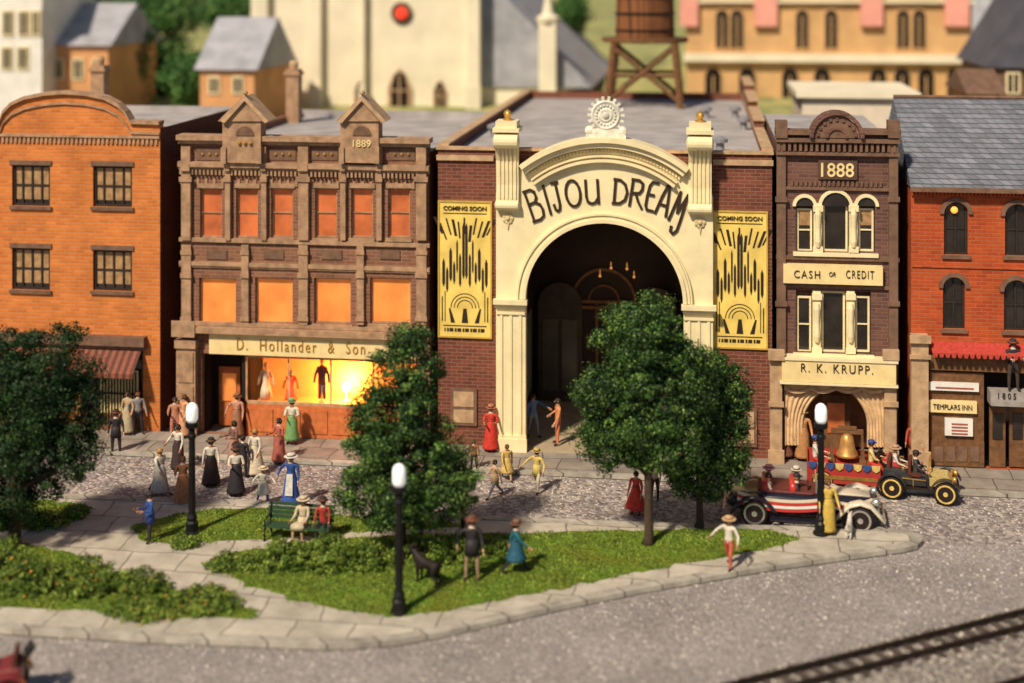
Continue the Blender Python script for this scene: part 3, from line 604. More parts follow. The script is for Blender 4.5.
# posters
def poster(a,b,c,d,label):
    Yp=FY-.06; x0,x1,z0,z1=R4(a,b,c,d,Yp); t=thing('poster',label,'poster',((x0+x1)/2,Yp,z0),world=True)
    m=MB(); m.box(x0,x1,Yp,Yp+.05,z0,z1); put('panel',m,M_poster,t)
    m=MB(); e=.06
    m.box(x0,x0+e,Yp-.03,Yp-.002,z0,z1); m.box(x1-e,x1,Yp-.03,Yp-.002,z0,z1); m.box(x0+e,x1-e,Yp-.03,Yp-.002,z0,z0+e); m.box(x0+e,x1-e,Yp-.03,Yp-.002,z1-e,z1); put('border',m,M_poster2,t)
    w=x1-x0; h=z1-z0; X=lambda u:x0+w*u; Z=lambda v:z0+h*v
    m=MB(); fit_text(m,'COMING SOON',X(.1),X(.9),Z(.93),Z(.962),Yp-.02,.02)
    put('lettering',m,M_text,t)
    m=MB(); y0,y1=Yp-.012,Yp-.004; xc=X(.5)
    m.box(X(.1),X(.9),y0,y1,Z(.905),Z(.912)); m.box(X(.1),X(.9),y0,y1,Z(.085),Z(.092))
    for i in range(16): m.box(X(.12+i*.048),X(.12+i*.048+.022+.012*(i%3)),y0,y1,Z(.045),Z(.07))
    for i in range(11):
        u=.06+i*.083; zz=.80+.06*abs(cos(i*1.3)); ww=.03+.02*(i%3==0)
        dxn=(u-.48)*.35
        m.prism([(X(u),Z(zz-.10)),(X(u+ww),Z(zz-.10)),(X(u+ww+dxn),Z(zz+.02)),(X(u+dxn),Z(zz+.02))],y0-.001*(i%3),y1)
    for i,(u,v0,v1,ww) in enumerate(((.08,.40,.58,.05),(.15,.36,.52,.04),(.21,.44,.66,.05),(.28,.42,.56,.04),(.34,.50,.72,.03),(.39,.40,.62,.04),(.45,.46,.84,.045),(.505,.46,.84,.045),(.57,.40,.62,.04),(.63,.50,.72,.03),(.68,.42,.56,.04),(.74,.44,.66,.05),(.81,.36,.52,.04),(.87,.40,.58,.05))):
        m.prism([(X(u),Z(v0)),(X(u+ww/2),Z(v0-.03)),(X(u+ww),Z(v0)),(X(u+ww),Z(v1-.03)),(X(u+ww/2),Z(v1)),(X(u),Z(v1-.03))],y0-.003,y1)
    for r_ in (.14,.20,.26): m.arc(xc,Z(.22),r_*w-.016,r_*w+.014,R(0),R(180),y0,y1,14)
    for s in (-1,1):
        m.prism([(X(.5+s*.27),Z(.215)),(X(.5+s*.30),Z(.215)),(X(.5+s*.26),Z(.11)),(X(.5+s*.18),Z(.11))],y0,y1)
        m.box(*sorted((X(.5+s*.36),X(.5+s*.375))),y0,y1,Z(.12),Z(.34)); m.box(*sorted((X(.5+s*.41),X(.5+s*.43))),y0,y1,Z(.12),Z(.30))
    m.prism([(X(.44),Z(.11)),(X(.56),Z(.11)),(X(.53),Z(.215)),(X(.47),Z(.215))],y0,y1)
    put('artwork',m,M_text,t)
poster(438,201,492,338,'yellow and black poster on the brick wing left of the arch')
poster(712,211,768,349,'yellow and black poster on the brick wing right of the arch')
for (a,b,c,d) in ((451,388,477,425),(731,408,757,446)):
    m=MB(); fb(m,a,b,c,d,FY-.08,FY-.003); o=put('notice_board',m,M_stone2,T)
    for e,f in ((3,18),(21,34)):
        m=MB(); fb(m,a+3,b+e,c-3,b+f,FY-.1,FY-.082); put('notice',m,M_tan,o)
# water tower
wy=FY+23; wx,_=W(645,100,wy); z0=zt+.02; zp=W(645,42,wy)[1]; hw=(W(684,70,wy)[0]-W(612,70,wy)[0])/2
t=thing('water_tower','wooden water tower tank on braced legs above the theatre roof','water tower',(wx,wy,z0))
h=zp-z0
for sx in (-1,1):
    for sy in (-1,1):
        m=MB(); m.tube([(sx*hw,sy*hw,0),(sx*hw*.82,sy*hw*.82,h)],.2,6); put('leg',m,M_wood,t)
for sy in (-1,1):
    m=MB(); m.tube([(-hw,sy*hw,.3),(hw*.85,sy*hw*.85,h-.2)],.12,5); m.tube([(hw,sy*hw,.3),(-hw*.85,sy*hw*.85,h-.2)],.12,5); m.tube([(-hw*.9,sy*hw*.9,h*.5),(hw*.9,sy*hw*.9,h*.5)],.1,5); put('brace',m,M_wood,t)
    m=MB(); m.tube([(sy*hw,-hw,.3),(sy*hw*.85,hw*.85,h-.2)],.12,5); m.tube([(sy*hw,hw,.3),(sy*hw*.85,-hw*.85,h-.2)],.12,5); put('brace',m,M_wood,t)
m=MB(); m.lathe([(hw*1.15,h),(hw*1.2,h+.05),(hw*1.2,h+.25)],(0,0,0),24); put('platform',m,M_wood,t)
m=MB(); m.lathe([(hw*.82,h+.25),(hw*.78,h+4.4)],(0,0,0),28); tk=put('tank',m,brick('tank_staves',(.26,.10,.035),(.18,.07,.025),(.06,.03,.02),.28,30,.03),t)
m=MB()
for q in (.6,1.5,2.4,3.4): m.lathe([(hw*.84,h+q),(hw*.84,h+q+.1)],(0,0,0),28)
put('hoops',m,M_black,tk)
m=MB(); m.lathe([(hw*.95,h+4.4),(.05,h+5.8)],(0,0,0),28); put('conical_roof',m,M_wood,t)
# ======================================================== 1888 BUILDING
N8=bldg('shop_building','narrow mauve brick shop building with 1888 plaque and arched crest',837)
x0,x1=W(777,300)[0],W(898,300)[0]; zt=W(837,133)[1]
w8=[R4(796,203,875,252),R4(796,291,871,353)]; zs=W(837,380)[1]
shp=(W(786,400)[0],W(884,400)[0],.12,zs)
m=MB(); wall_grid(m,x0,x1,0,zt,w8+[shp],FY,.3); m.box(x0,x1,FY+.3,FY+11,zs+.2,zt-.4); m.box(x0,x1,FY+2,FY+11,0,zs+.2); m.box(x0,shp[0],FY+.3,FY+2,0,zs+.2); m.box(shp[1],x1,FY+.3,FY+2,0,zs+.2); put('wall',m,M_88,N8)
m=MB(); m.box(x0+.02,x1-.02,FY+.3,FY+10.9,zt-.4,zt-.37); put('roof',m,M_roof,N8)
m=MB(); ccx,ccz=W(836,137); m.arc(ccx,ccz,.0,.82,0,PI,FY-.3,FY+.3,18); p=put('crest',m,M_stone2,N8)
m=MB(); m.arc(ccx,ccz,.84,.98,0,PI,FY-.42,FY+.32,18)
for i in range(9):
    q=PI*(i+.5)/9; m.box(ccx+.68*cos(q)-.05,ccx+.68*cos(q)+.05,FY-.36,FY-.302,ccz+.68*sin(q)-.06,ccz+.68*sin(q)+.06)
m.arc(ccx,ccz,.3,.4,0,PI,FY-.36,FY-.302,10); put('crest_moulding',m,M_88,p)
for a,c in ((775,814),(858,900)):
    m=MB(); fb(m,a,129,c,134,FY-.3,FY+.3); put('parapet_cap',m,M_stone2,N8)
m=MB(); fb(m,776,138,899,142,FY-.28,FY); dentils(m,x0,x1,W(837,151)[1],W(837,143)[1],FY-.2,FY,22); fb(m,776,152,899,155,FY-.24,FY); dentils(m,x0+.5,x1-.5,W(837,186)[1],W(837,181)[1],FY-.1,FY,20); fb(m,778,187,897,190,FY-.12,FY)
fb(m,776,256,899,260,FY-.12,FY); fb(m,779,285,896,288,FY-.1,FY)
put('cornice',m,M_stone2,N8)
for c in (781,893):
    m=MB(); fb(m,c-6,120,c+6,137,FY-.34,FY+.2); fb(m,c-4.5,137,c+4.5,356,FY-.16,FY); fb(m,c-6,196,c+6,201,FY-.24,FY-.162); fb(m,c-6,300,c+6,305,FY-.24,FY-.162)
    put('pilaster',m,M_stone2,N8)
m=MB(); fb(m,818,160,857,179,FY-.12,FY-.003); pl=put('plaque',m,paint((.10,.055,.04)),N8); px_text(pl,'1888',821,163,854,177,FY-.12,M_sign,.01)
for ri,(pa,pb,pc,pd) in enumerate(((796,203,875,252),(796,291,871,353))):
    W3=(pc-pa)
    for i,(u0,u1) in enumerate(((.0,.22),(.33,.67),(.78,1.))):
        r_=R4(pa+W3*u0+1,pb+(6 if i!=1 else 1),pa+W3*u1-1,pd); window(N8,r_,FY,M_cream,M_glass,1,2 if i!=1 else 1,.07,.14,blind=.6 if ri==0 and i!=1 else None)
    for u in (.275,.725):
        m=MB(); c=pa+W3*u; fb(m,c-4,pb,c+4,pd,FY-.08,FY+.2); fb(m,c-5,pb+2,c+5,pb+8,FY-.16,FY-.083); fb(m,c-5,pd-6,c+5,pd,FY-.14,FY-.083)
        x,z=W(c,(pb+pd)/2); m.lathe([(.08,-.7),(.12,-.5),(.09,0),(.12,.5),(.08,.7)],(x,FY-.12,z),10); put('window_column',m,M_cream,N8)
    m=MB(); fb(m,pa-3,pd+.5,pc+3,pd+4,FY-.18,FY); put('sill',m,M_cream,N8)
    if ri==0:
        for u,wd in ((.11,.11),(.5,.17),(.89,.11)):
            m=MB(); x,z=W(pa+W3*u,pb+3); m.arc(x,z,wd*W3/26.5,wd*W3/26.5+.12,0,PI,FY-.1,FY-.003,10); m.cur=1; m.arc(x,z,0,wd*W3/26.5,0,PI,FY-.02,FY-.004,10); put('window_head',m,[M_cream,M_glass],N8)
m=MB(); fb(m,783,264,882,283,FY-.25,FY-.003); sg=put('sign',m,M_sign,N8); px_text(sg,'CASH',794,270.5,820,278,FY-.25,None,-.004,1.25); px_text(sg,'OR',829,272,836,276.5,FY-.25,None,.0); px_text(sg,'CREDIT',846,270.5,874,278.5,FY-.25,None,-.004,1.25)
m=MB(); fb(m,781,358,894,379,FY-.55,FY-.003); sg=put('sign',m,M_sign,N8); px_text(sg,'R. K. KRUPP.',801,364.5,873,373,FY-.55,None,-.004,1.3)
m=MB(); fb(m,779,355,896,357.6,FY-.6,FY); put('sign_moulding',m,M_cream,sg); m=MB(); fb(m,779,379.4,896,381.5,FY-.6,FY); put('sign_moulding',m,M_cream,sg)
for c in (775.5,889):
    m=MB(); fb(m,c-6,350,c+6,460 if c<800 else 466,FY-.4,FY-.002); fb(m,c-8,346,c+8,356,FY-.62,FY-.402); fb(m,c-7.5,398,c+7.5,403,FY-.5,FY-.402); fb(m,c-8,446,c+8,466,FY-.52,FY-.402)
    put('stone_pier',m,M_tan,N8)
dr=mat('drape_cream',(.62,.42,.23),.8,.2,4,.1)
def drape(px0,px1,pt,pb,side):
    m=MB(); n=26; rows=14
    vs=[]
    for j in range(rows+1):
        v=j/rows
        for i in range(n+1):
            u=i/n
            pull=math.sin(min(1,v*1.4)*PI/2)
            if side<0: px=px0+(px1-px0)*(u*(1-.62*pull)); 
            else: px=px1-(px1-px0)*((1-u)*(1-.62*pull))
            py=pt+(pb-pt)*v*(1-.25*(u if side<0 else 1-u)*(1-v))
            x,z=W(px,py,FY-.1); vs.append((x,FY-.12+.05*cos(u*38),max(z,.15)))
    m.add(vs,[(j*(n+1)+i,j*(n+1)+i+1,(j+1)*(n+1)+i+1,(j+1)*(n+1)+i) for j in range(rows) for i in range(n)])
    return m
put('curtain',drape(784,836,381,445,-1),dr,N8,True); put('curtain',drape(836,886,381,447,1),dr,N8,True)
for i in range(4):
    m=MB(); a=784+i*25.5; x0_,z_=W(a,381.5,FY-.2); x1_,_=W(a+25.5,381.5,FY-.2)
    for k in range(3): m.strip([(x0_+(x1_-x0_)*q/8,z_-.18-(.22-.05*k)*sin(PI*q/8)-.05*k) for q in range(9)],.1,FY-.24-.03*k,FY-.2-.03*k)
    m.prism([(x0_,z_)]+[(x0_+(x1_-x0_)*q/8,z_-.1-.22*sin(PI*q/8)) for q in range(9)]+[(x1_,z_)],FY-.2,FY-.17)
    put('swag',m,dr,N8)
m=MB(); m.box(shp[0],shp[1],FY+1.8,FY+1.9,.12,zs); put('shop_back',m,mat('dim_shop',(.12,.04,.018),.8,.4,1.5,0,0,.12),N8)
m=MB(); r_=R4(822,395,850,455,FY+.9); m.box(r_[0],r_[1],FY+.9,FY+.98,.12,r_[3]); d=put('door',m,M_wood,N8)
m=MB(); m.box(r_[0]+.2,r_[1]-.2,FY+.86,FY+.897,.9,r_[3]-.3); put('pane',m,M_curt,d)
AL=bldg('side_building','dark orange strip of building in the gap beside the shop with 1888 plaque',904,FY+3)
m=MB(); r_=R4(893,190,930,300,FY+3); m.box(r_[0],r_[1],FY+3,FY+9,0,r_[3]); put('wall',m,M_rd,AL)
# ======================================================== RED BUILDING RIGHT
RB=bldg('brick_building','red brick building with steep slate roof and tall arched windows',970)
x0,x1=W(911,330)[0],W(1100,330)[0]; zt=W(967,187)[1]
wr=[R4(944,202,968,255),R4(1005,204,1030,256),R4(943,277,965,329),R4(1004,280,1028,331),R4(1064,206,1088,258),R4(1063,282,1086,333)]
zs=W(967,356)[1]; shp=(W(929,400)[0],W(1090,400)[0],.12,zs)
m=MB(); wall_grid(m,x0,x1,0,zt,wr+[shp],FY,.3); m.box(x0,x1,FY+.3,FY+8,zs+.2,zt); m.box(x0,x1,FY+1.6,FY+8,0,zs+.2); m.box(x0,shp[0],FY+.3,FY+1.6,0,zs+.2); put('wall',m,M_rd,RB)
for wi,r_ in enumerate(wr):
    w=window(RB,r_,FY,M_frame,M_glass,2,2,.09,.12,M_stone2,blind=None)
    xc=(r_[0]+r_[1])/2; hw_=(r_[1]-r_[0])/2; zz=r_[3]-hw_
    for s in (-1,1):
        m=MB(); pts=[(xc+s*hw_,zz),(xc+s*hw_,r_[3])]+[(xc,r_[3])]+[(xc+s*hw_*sin(R(90)*i/6),zz+hw_*cos(R(90)*i/6)) for i in range(0,7)][0:6]
        m.prism(pts,FY+.02,FY+.12); put('spandrel',m,M_rd,w)
    m=MB(); m.arc(xc,zz,hw_+.01,hw_+.16,0,PI,FY-.09,FY-.002,14); put('window_hood',m,M_stone2,w)
    if wi==0:
        m=MB(); m.ball((xc-.05,FY+.06,zz+.12),.13,10,1,.5,1); put('lamp_glow',m,mat('window_glow',(1,.35,.06),.5,.05,1,0,0,1.2),w)
Yr=FY+4.3; zr=W(967,98,Yr)[1]; xa=W(911,150)[0]-.05
m=MB(); m.add([(xa,FY-.35,zt-.02),(x1,FY-.35,zt-.02),(x1,Yr,zr),(xa,Yr,zr),(xa,FY+8.3,zt-.02),(x1,FY+8.3,zt-.02)],[(0,1,2,3),(3,2,5,4),(0,3,4),(1,5,2),(0,4,5,1)]); rf=put('roof',m,M_slate,RB)
m=MB(); m.box(xa-.03,x1,FY-.42,FY-.36,zt-.15,zt+.02); put('gutter',m,M_stone2,rf)
m=MB(); m.tube([(xa,Yr,zr+.03),(x1,Yr,zr+.03)],.08,6); put('ridge_tile',m,M_stone2,rf)
m=MB(); fb(m,912,187,1090,190,FY-.2,FY-.002); dentils(m,x0,x1,W(967,196)[1],W(967,191)[1],FY-.1,FY,50); fb(m,912,266,1090,269,FY-.06,FY-.002); put('cornice',m,M_rd,RB)
m=MB(); xa_,xb_=W(930,347)[0],W(1090,347)[0]; n=26
z_a=W(967,342)[1]; z_b=W(967,350)[1]
for i in range(n):
    u=xa_+(xb_-xa_)*i/n; v=xa_+(xb_-xa_)*(i+1)/n; m.quad((u,FY-.02,z_a),(v,FY-.02,z_a),(v,FY-.55,z_b),(u,FY-.55,z_b)); m.add([(u,FY-.55,z_b),(v,FY-.55,z_b),((u+v)/2+.05,FY-.56,z_b-.16),((u+v)/2-.05,FY-.56,z_b-.16)],[(0,1,2,3)])
put('awning',m,paint((.42,.05,.035)),RB)
m=MB(); fb(m,910,333,927,468,FY-.35,FY-.002); fb(m,908,333,929,340,FY-.5,FY-.352); fb(m,908,352,929,356,FY-.45,FY-.352); fb(m,908,448,929,468,FY-.45,FY-.352); put('timber_pier',m,M_tan,RB)
m=MB(); fb(m,929,357,1090,372,FY-.1,FY+.2); put('fascia',m,M_wood,RB)
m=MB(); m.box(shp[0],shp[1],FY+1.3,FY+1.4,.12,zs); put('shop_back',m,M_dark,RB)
m=MB(); fb(m,930,372.5,984,441,FY+.02,FY+.12); fb(m,930,441,984,466,FY-.04,FY+.12); o=put('shopfront',m,M_wood,RB)
for k in range(4):
    m=MB(); fb(m,934+k*12,446,943+k*12,461,FY-.07,FY-.043); put('panel',m,M_stone2,o)
for (a,b,c,d,s,mt) in ((929,383,979,391,'',M_white),(928,401,977,413,'TEMPLARS INN',M_sign),(945,419,973,436,'',M_white),(988,389,1040,403,'',mat('grey_sign',(.30,.27,.24)))):
    m=MB(); fb(m,a,b,c,d,FY-.12 if a<980 else FY-.6,FY+.015,FY-.12); sg=put('sign',m,mt,RB)
    if s: px_text(sg,s,a+5,b+3.5,c-5,d-3.5,FY-.12,None,-.002)
    elif a in (945,929):
        m=MB(); 
        for k in range(4 if a==945 else 1): fb(m,a+6,b+3.4+k*3.2,c-6,b+4.8+k*3.2,FY-.14,FY-.123)
        put('small_print',m,paint((.35,.1,.06)),sg)
    elif a==988: px_text(sg,'1 8 0 5',998,393,1016,399,FY-.6,M_text,.0)
for a,c in ((990,1006),(1010,1026)):
    m=MB(); fb(m,a,408,c,468,FY+.1,FY+.18); d=put('door',m,M_wood,RB); m=MB(); fb(m,a+3,414,c-3,440,FY+.06,FY+.097); put('pane',m,M_glass,d)
# ======================================================== BACKGROUND
def house(name,label,pr,Y,dep,wall,roofm,kind,wins,z0=6,rise=2,cat='house',over=.3,wm=None,arch=False):
    a,b,c,d=pr; x0,x1,_,zt=R4(a,b,c,d,Y); t=thing(name,label,cat,((x0+x1)/2,Y,z0),world=True)
    m=MB(); m.box(x0,x1,Y,Y+dep,z0,zt); put('wall',m,wall,t)
    m=MB()
    if kind=='gx':
        m.add([(x0-over,Y-over,zt-.1),(x1+over,Y-over,zt-.1),(x1+over,Y+dep/2,zt+rise),(x0-over,Y+dep/2,zt+rise),(x0-over,Y+dep+over,zt-.1),(x1+over,Y+dep+over,zt-.1)],[(0,1,2,3),(3,2,5,4),(0,3,4),(1,5,2),(0,4,5,1)])
    elif kind=='gy':
        xc=(x0+x1)/2; m.prism([(x0-over,zt-.1),(x1+over,zt-.1),(xc,zt+rise)],Y-over,Y+dep+over)
    else: m.box(x0-over,x1+over,Y-over,Y+dep+over,zt+.002,zt+.3)
    put('roof',m,roofm,t)
    for w in wins:
        r_=R4(w[0],w[1],w[2],w[3],Y-.05); m=MB(); xm=(r_[0]+r_[1])/2; hw_=(r_[1]-r_[0])/2
        m.box(r_[0]-.12,r_[1]+.12,Y-.1,Y-.002,r_[2]-.12,r_[3]+(0 if arch else .12))
        if arch: m.arc(xm,r_[3],0,hw_+.12,0,PI,Y-.1,Y-.002,10)
        f=put('window',m,wm or M_cream,t); m=MB()
        m.box(r_[0],xm-.05,Y-.13,Y-.103,r_[2],r_[3]); m.box(xm+.05,r_[1],Y-.13,Y-.103,r_[2],r_[3])
        if arch: m.arc(xm,r_[3]+.02,0,hw_,0,PI,Y-.13,Y-.103,10)
        put('pane',m,M_glass,f)
    return t
M_bo=mat('far_orange',(.62,.31,.13),.8,.15,.6,.1); M_bc=mat('far_cream',(.76,.68,.50),.8,.1,.5,.1); M_by=mat('far_ochre',(.60,.36,.16),.8,.15,.5,.1); M_bw=mat('far_white',(.74,.71,.63),.7,.1,1,.1)
M_rg=mat('far_grey_roof',(.34,.34,.37),.8,.2,.8,.1)
house('town_house','blurred white house with windows in the top left corner behind',(-30,-20,42,80),84,8,M_bw,M_rg,'flat',[(4,12,12,34),(20,12,28,34),(3,48,11,68),(19,48,27,68),(33,12,39,34)],8,2)
house('town_house','blurred orange house with grey roof behind the curved parapet',(46,44,108,95),86,8,M_bo,M_rg,'gx',[(54,60,62,78),(74,60,82,78),(94,60,101,78)],8,2.6)
house('town_house','blurred orange house with blue grey roof left of the cream church',(200,68,254,98),82,8,M_bo,M_rg,'gx',[(210,78,218,92),(234,78,242,92)],7,3)
CY=92
C=thing('church','blurred cream stone church with red rose window and slate side roof','church',(W(366,100,CY)[0],CY,8),world=True)
m=MB(); r_=R4(255,-60,480,110,CY); m.box(r_[0],r_[1],CY,CY+22,8,r_[3]); m.prism([(r_[0],r_[3]),(r_[1],r_[3]),((r_[0]+r_[1])/2,r_[3]+7)],CY,CY+22)
r2=R4(480,78,566,110,CY+1); m.box(r_[1],r2[1],CY+1,CY+22,8,r2[3]); put('wall',m,M_bc,C)
for c,w in ((262,16),(318,10),(365,3),(475,12)):
    m=MB(); a=R4(c-w/2,-60,c+w/2,110,CY); m.box(a[0],a[1],CY-.7,CY-.002,8,a[3]); m.box(a[0]-.1,a[1]+.1,CY-.9,CY-.703,8,10.8); put('buttress',m,M_bc,C)
m=MB(); a=R4(539,22,556,110,CY); m.box(a[0],a[1],CY-.2,CY+.9,8,a[3]); bt_=put('buttress',m,M_bc,C)
m=MB(); xm=(a[0]+a[1])/2; m.lathe([(.75,a[3]),(.8,a[3]+.3),(.4,a[3]+.5),(.03,a[3]+2.6)],(xm,CY+.3,0),8); put('pinnacle',m,M_bc,bt_)
m=MB(); e=W(592,88,CY+1); t_=W(470,-28,CY+1); m.prism([(r_[1]+.01,e[1]),e,(r_[1]+.01,t_[1])],CY+.8,CY+24); put('side_roof',m,M_rg,C)
m=MB(); x,z=W(402,13,CY); m.lathe([(.75,-.15),(.62,-.25),(.62,0)],(x,CY,z),20,'y'); rw=put('rose_window',m,M_stone2,C)
m=MB(); m.lathe([(.02,-.34),(.38,-.3),(.4,-.2)],(x,CY,z),16,'y'); put('pane',m,mat('red_glass',(.9,.05,.02),.4,.1,3,0,0,.5),rw)
for c,w,t0,b0_ in ((400,24,68,112),(361,13,80,112),(440,13,80,112)):
    a=R4(c-w/2,t0,c+w/2,b0_,CY-.05); xm=(a[0]+a[1])/2; hw_=(a[1]-a[0])/2
    def goth(k): return [(xm-hw_*k,a[2]),(xm+hw_*k,a[2]),(xm+hw_*k,a[3]-hw_*1.6),(xm+hw_*k*.6,a[3]-hw_*.7*k),(xm,a[3]*1-hw_*(1-k)),(xm-hw_*k*.6,a[3]-hw_*.7*k),(xm-hw_*k,a[3]-hw_*1.6)]
    m=MB(); m.prism(goth(1),CY-.2,CY-.002); f=put('window',m,M_tan,C); m=MB(); m.prism([(x_,z_) for x_,z_ in goth(.7)],CY-.26,CY-.203); g_=put('pane',m,M_glass,f)
    m=MB(); m.box(xm-.05,xm+.05,CY-.3,CY-.262,a[2],a[3]-.4); m.box(xm-hw_*.7,xm+hw_*.7,CY-.3,CY-.262,(a[2]+a[3])/2-.05,(a[2]+a[3])/2+.05); put('mullion',m,M_tan,f)
wl=[(c-6,16,c+6,48) for c in (722,737,802,831,903,919)]+[(c-8,76,c+8,114) for c in (713,747,790,822,878,902,926,955)]
OH=house('town_hall','blurred ochre hall with rows of paired windows behind the theatre roof',(686,-45,972,110),97,16,M_by,M_rg,'flat',wl,7,2,'building',wm=M_by,arch=True)
m=MB(); a=R4(684,54,974,62,97); m.box(a[0],a[1],96.4,96.99,a[2],a[3]); put('string_course',m,M_bc,OH)
m=MB(); a=R4(684,0,974,3,97); m.box(a[0],a[1],96.6,96.99,a[2],a[3]); put('string_course',m,M_bc,OH)
for a_,c_ in ((680,698),(754,777),(860,882),(944,968)):
    m=MB(); r_=R4(a_,-20,c_,26,97); m.box(r_[0],r_[1],96.5,96.98,r_[2],r_[3]); put('pink_panel',m,mat('salmon_pink',(.78,.34,.27),.7,.1,1,0),OH)
house('low_building','pale cream flat building behind the arched 1888 crest',(802,98,914,140),72,7,mat('pale_stucco',(.70,.60,.46),.8,.1,1,.1),M_bc,'flat',[],0,1,'building')
house('town_house','blurred house with pale blue roof in the top right corner',(978,52,1060,120),110,10,M_bw,M_rg,'gx',[(985,62,993,80),(1005,62,1013,80)],7,4)
house('town_house','blurred dark gabled house above the slate roof at far right',(992,66,1075,120),80,9,M_stone2,mat('dark_roof',(.08,.08,.10),.8,.2,1,.1),'gy',[(1008,74,1018,92)],7,4)
house('town_house','small blurred house with reddish roof behind the slate roof',(972,92,1000,120),74,6,M_bo,M_stone2,'gx',[(978,99,984,110)],0,1)
# ======================================================== TREES
def leafcloud(name,ells,nclump,nleaf,size,mats,parent,cr=.42,p=(.47,.35,.18),flower=None,flat=0):
    vol=np.array([e[3]*e[4]+e[4]*e[5]+e[3]*e[5] for e in ells]); vol/=vol.sum()
    Vs=[];MI=[]
    for k in range(nclump):
        e=ells[np.random.choice(len(ells),p=vol)]
        d=np.random.normal(0,1,3); d/=np.linalg.norm(d)
        if flat and d[2]<0: d[2]*=-1
        rr=np.random.uniform(.66,1.07) if np.random.rand()<.85 else np.random.uniform(.3,.7)
        c=np.array(e[:3])+d*np.array(e[3:6])*rr
        cl=cr*np.random.uniform(.35,1.25); n=int(nleaf*np.random.uniform(.7,1.3)*(.35+.65*cl/cr))
        q=np.random.normal(0,1,(n,3)); q/=np.linalg.norm(q,axis=1)[:,None]
        pos=c+q*cl*np.random.uniform(.55,1.25,(n,1))*np.array([1,1,.75])
        nr=q+d*.5+np.random.normal(0,.7,(n,3)); nr/=np.linalg.norm(nr,axis=1)[:,None]
        a=np.cross(nr,np.random.normal(0,1,(n,3))); a/=np.linalg.norm(a,axis=1)[:,None]; b=np.cross(nr,a)
        s=size*np.random.uniform(.6,1.3,(n,1))
        V=np.stack([pos-a*s,pos-b*s*.6,pos+a*s,pos+b*s*.6],1)
        if flat: V=V[pos[:,2]>.02]
        Vs.append(V.reshape(-1,3)); n2=len(V)
        base=np.random.choice([0,1,2],p=p); mi=np.where(np.random.rand(n2)<.4,base,np.random.choice([0,1,2],n2,p=p))
        if flower is not None: mi=np.where(np.random.rand(n2)<flower,3,mi)
        MI.append(mi)
    return raw_mesh(name,np.concatenate(Vs),None,mats,np.concatenate(MI),parent)
def tree(px,py,label,blobs,nclump=260,nleaf=110,size=.075,trunk=.17,mats=None,zg=.15,Yf=None,cr=.42,lean=0,group=None):
    x,y=G(px,py,zg) if Yf is None else (W(px,py,Yf)[0],Yf)
    if Yf is not None: zg=hz(x,y) if Yf>84 else 0
    t=thing('tree',label,'tree',(x,y,zg),group=group)
    ells=[]
    for (a,b,ra,rb) in blobs:
        bx,bz=W(a,b,y); sc=(W(a+10,b,y)[0]-bx)/10
        ells.append((bx-x,random.uniform(-.2,.2),bz-zg,ra*sc,ra*sc*.95,rb*sc))
    leafcloud('crown',ells,nclump,nleaf,size,mats or M_lf,t,cr)
    m=MB(); top=max(e[2] for e in ells); cxx=sum(e[0] for e in ells)/len(ells)
    m.tube([(0,0,-.05),(.03,0,.2),(lean*.4,0.03,top*.35),(cxx*.7,0,top*.75),(cxx,0,top)],[trunk*1.6,trunk,trunk*.8,trunk*.5,trunk*.2],10)
    for i,e in enumerate(ells):
        m.tube([(lean*.3,0,top*.3),((e[0]+lean)*.5,e[1]*.5+.05,(top*.3+e[2])*.5),(e[0],e[1],e[2]+e[5]*.3)],[trunk*.6,trunk*.4,trunk*.15],7)
    for i in range(7):
        q=i*2.4; hh=top*random.uniform(.3,.6); m.tube([(cxx*.4,0,hh),(cxx*.5+cos(q)*.6,sin(q)*.6,hh+.5),(cxx*.6+cos(q)*1.3,sin(q)*1.2,hh+.9)],[trunk*.4,trunk*.25,.02],6)
    put('trunk',m,M_bark,t,True)
    return t
tree(400,560,'tall oval green tree behind the hedge, in front of the lit shop',[(406,372,32,42),(396,420,42,46),(412,462,56,46),(378,490,38,36),(446,486,32,36),(410,512,42,20),(370,440,24,28),(412,342,18,16)],520,190,.046,cr=.34)
tree(648,544,'large round leafy tree in front of the theatre arch',[(640,345,46,46),(608,400,35,54),(655,400,50,50),(690,380,26,42),(612,436,35,32),(665,440,40,32),(640,318,32,22)],540,190,.046,.15,cr=.34)
tree(699,527,'smaller leafy tree with thin trunk right of the large round tree',[(716,398,32,42),(724,440,28,42),(700,470,36,30),(710,380,20,22)],320,190,.046,.12,cr=.32)
tree(14,548,'big dark tree at left edge with crown over the brick shopfront',[(45,370,44,40),(20,420,45,50),(70,420,35,44),(0,380,40,50),(82,455,22,20),(15,470,48,38),(-10,500,40,30)],540,190,.046,.2,cr=.34,mats=[M_lf[0],M_lf[0],M_lf[1]])
for i,(px,Yf,b) in enumerate(((120,92,[(128,45,24,34),(118,75,26,26)]),(160,96,[(160,40,26,34),(165,75,26,24)]),(190,88,[(186,80,24,24)]),(235,100,[(230,12,24,18)]),(75,98,[(78,8,26,24)]),(568,112,[(570,14,14,18)]),(150,104,[(140,5,30,20),(185,8,30,20)]),(520,130,[(530,0,14,12)]))):
    tree(px,100,['blurred round tree behind, left of the middle of the tree group','blurred tree in the middle of the group left of the church','blurred low bright tree beside the blue grey roofed house','blurred tree above the blue grey roof beside the church','blurred dark tree above the orange house roof','blurred small tree right of the church roof','blurred wide tree at the top edge left of the church','blurred tiny tree at the top edge right of the church'][i],b,90,70,.16,.3,mats=[mat('far_leaf_a',(.03,.09,.02)),mat('far_leaf_b',(.06,.15,.03)),mat('far_leaf_c',(.12,.23,.05))],Yf=Yf,cr=.8)
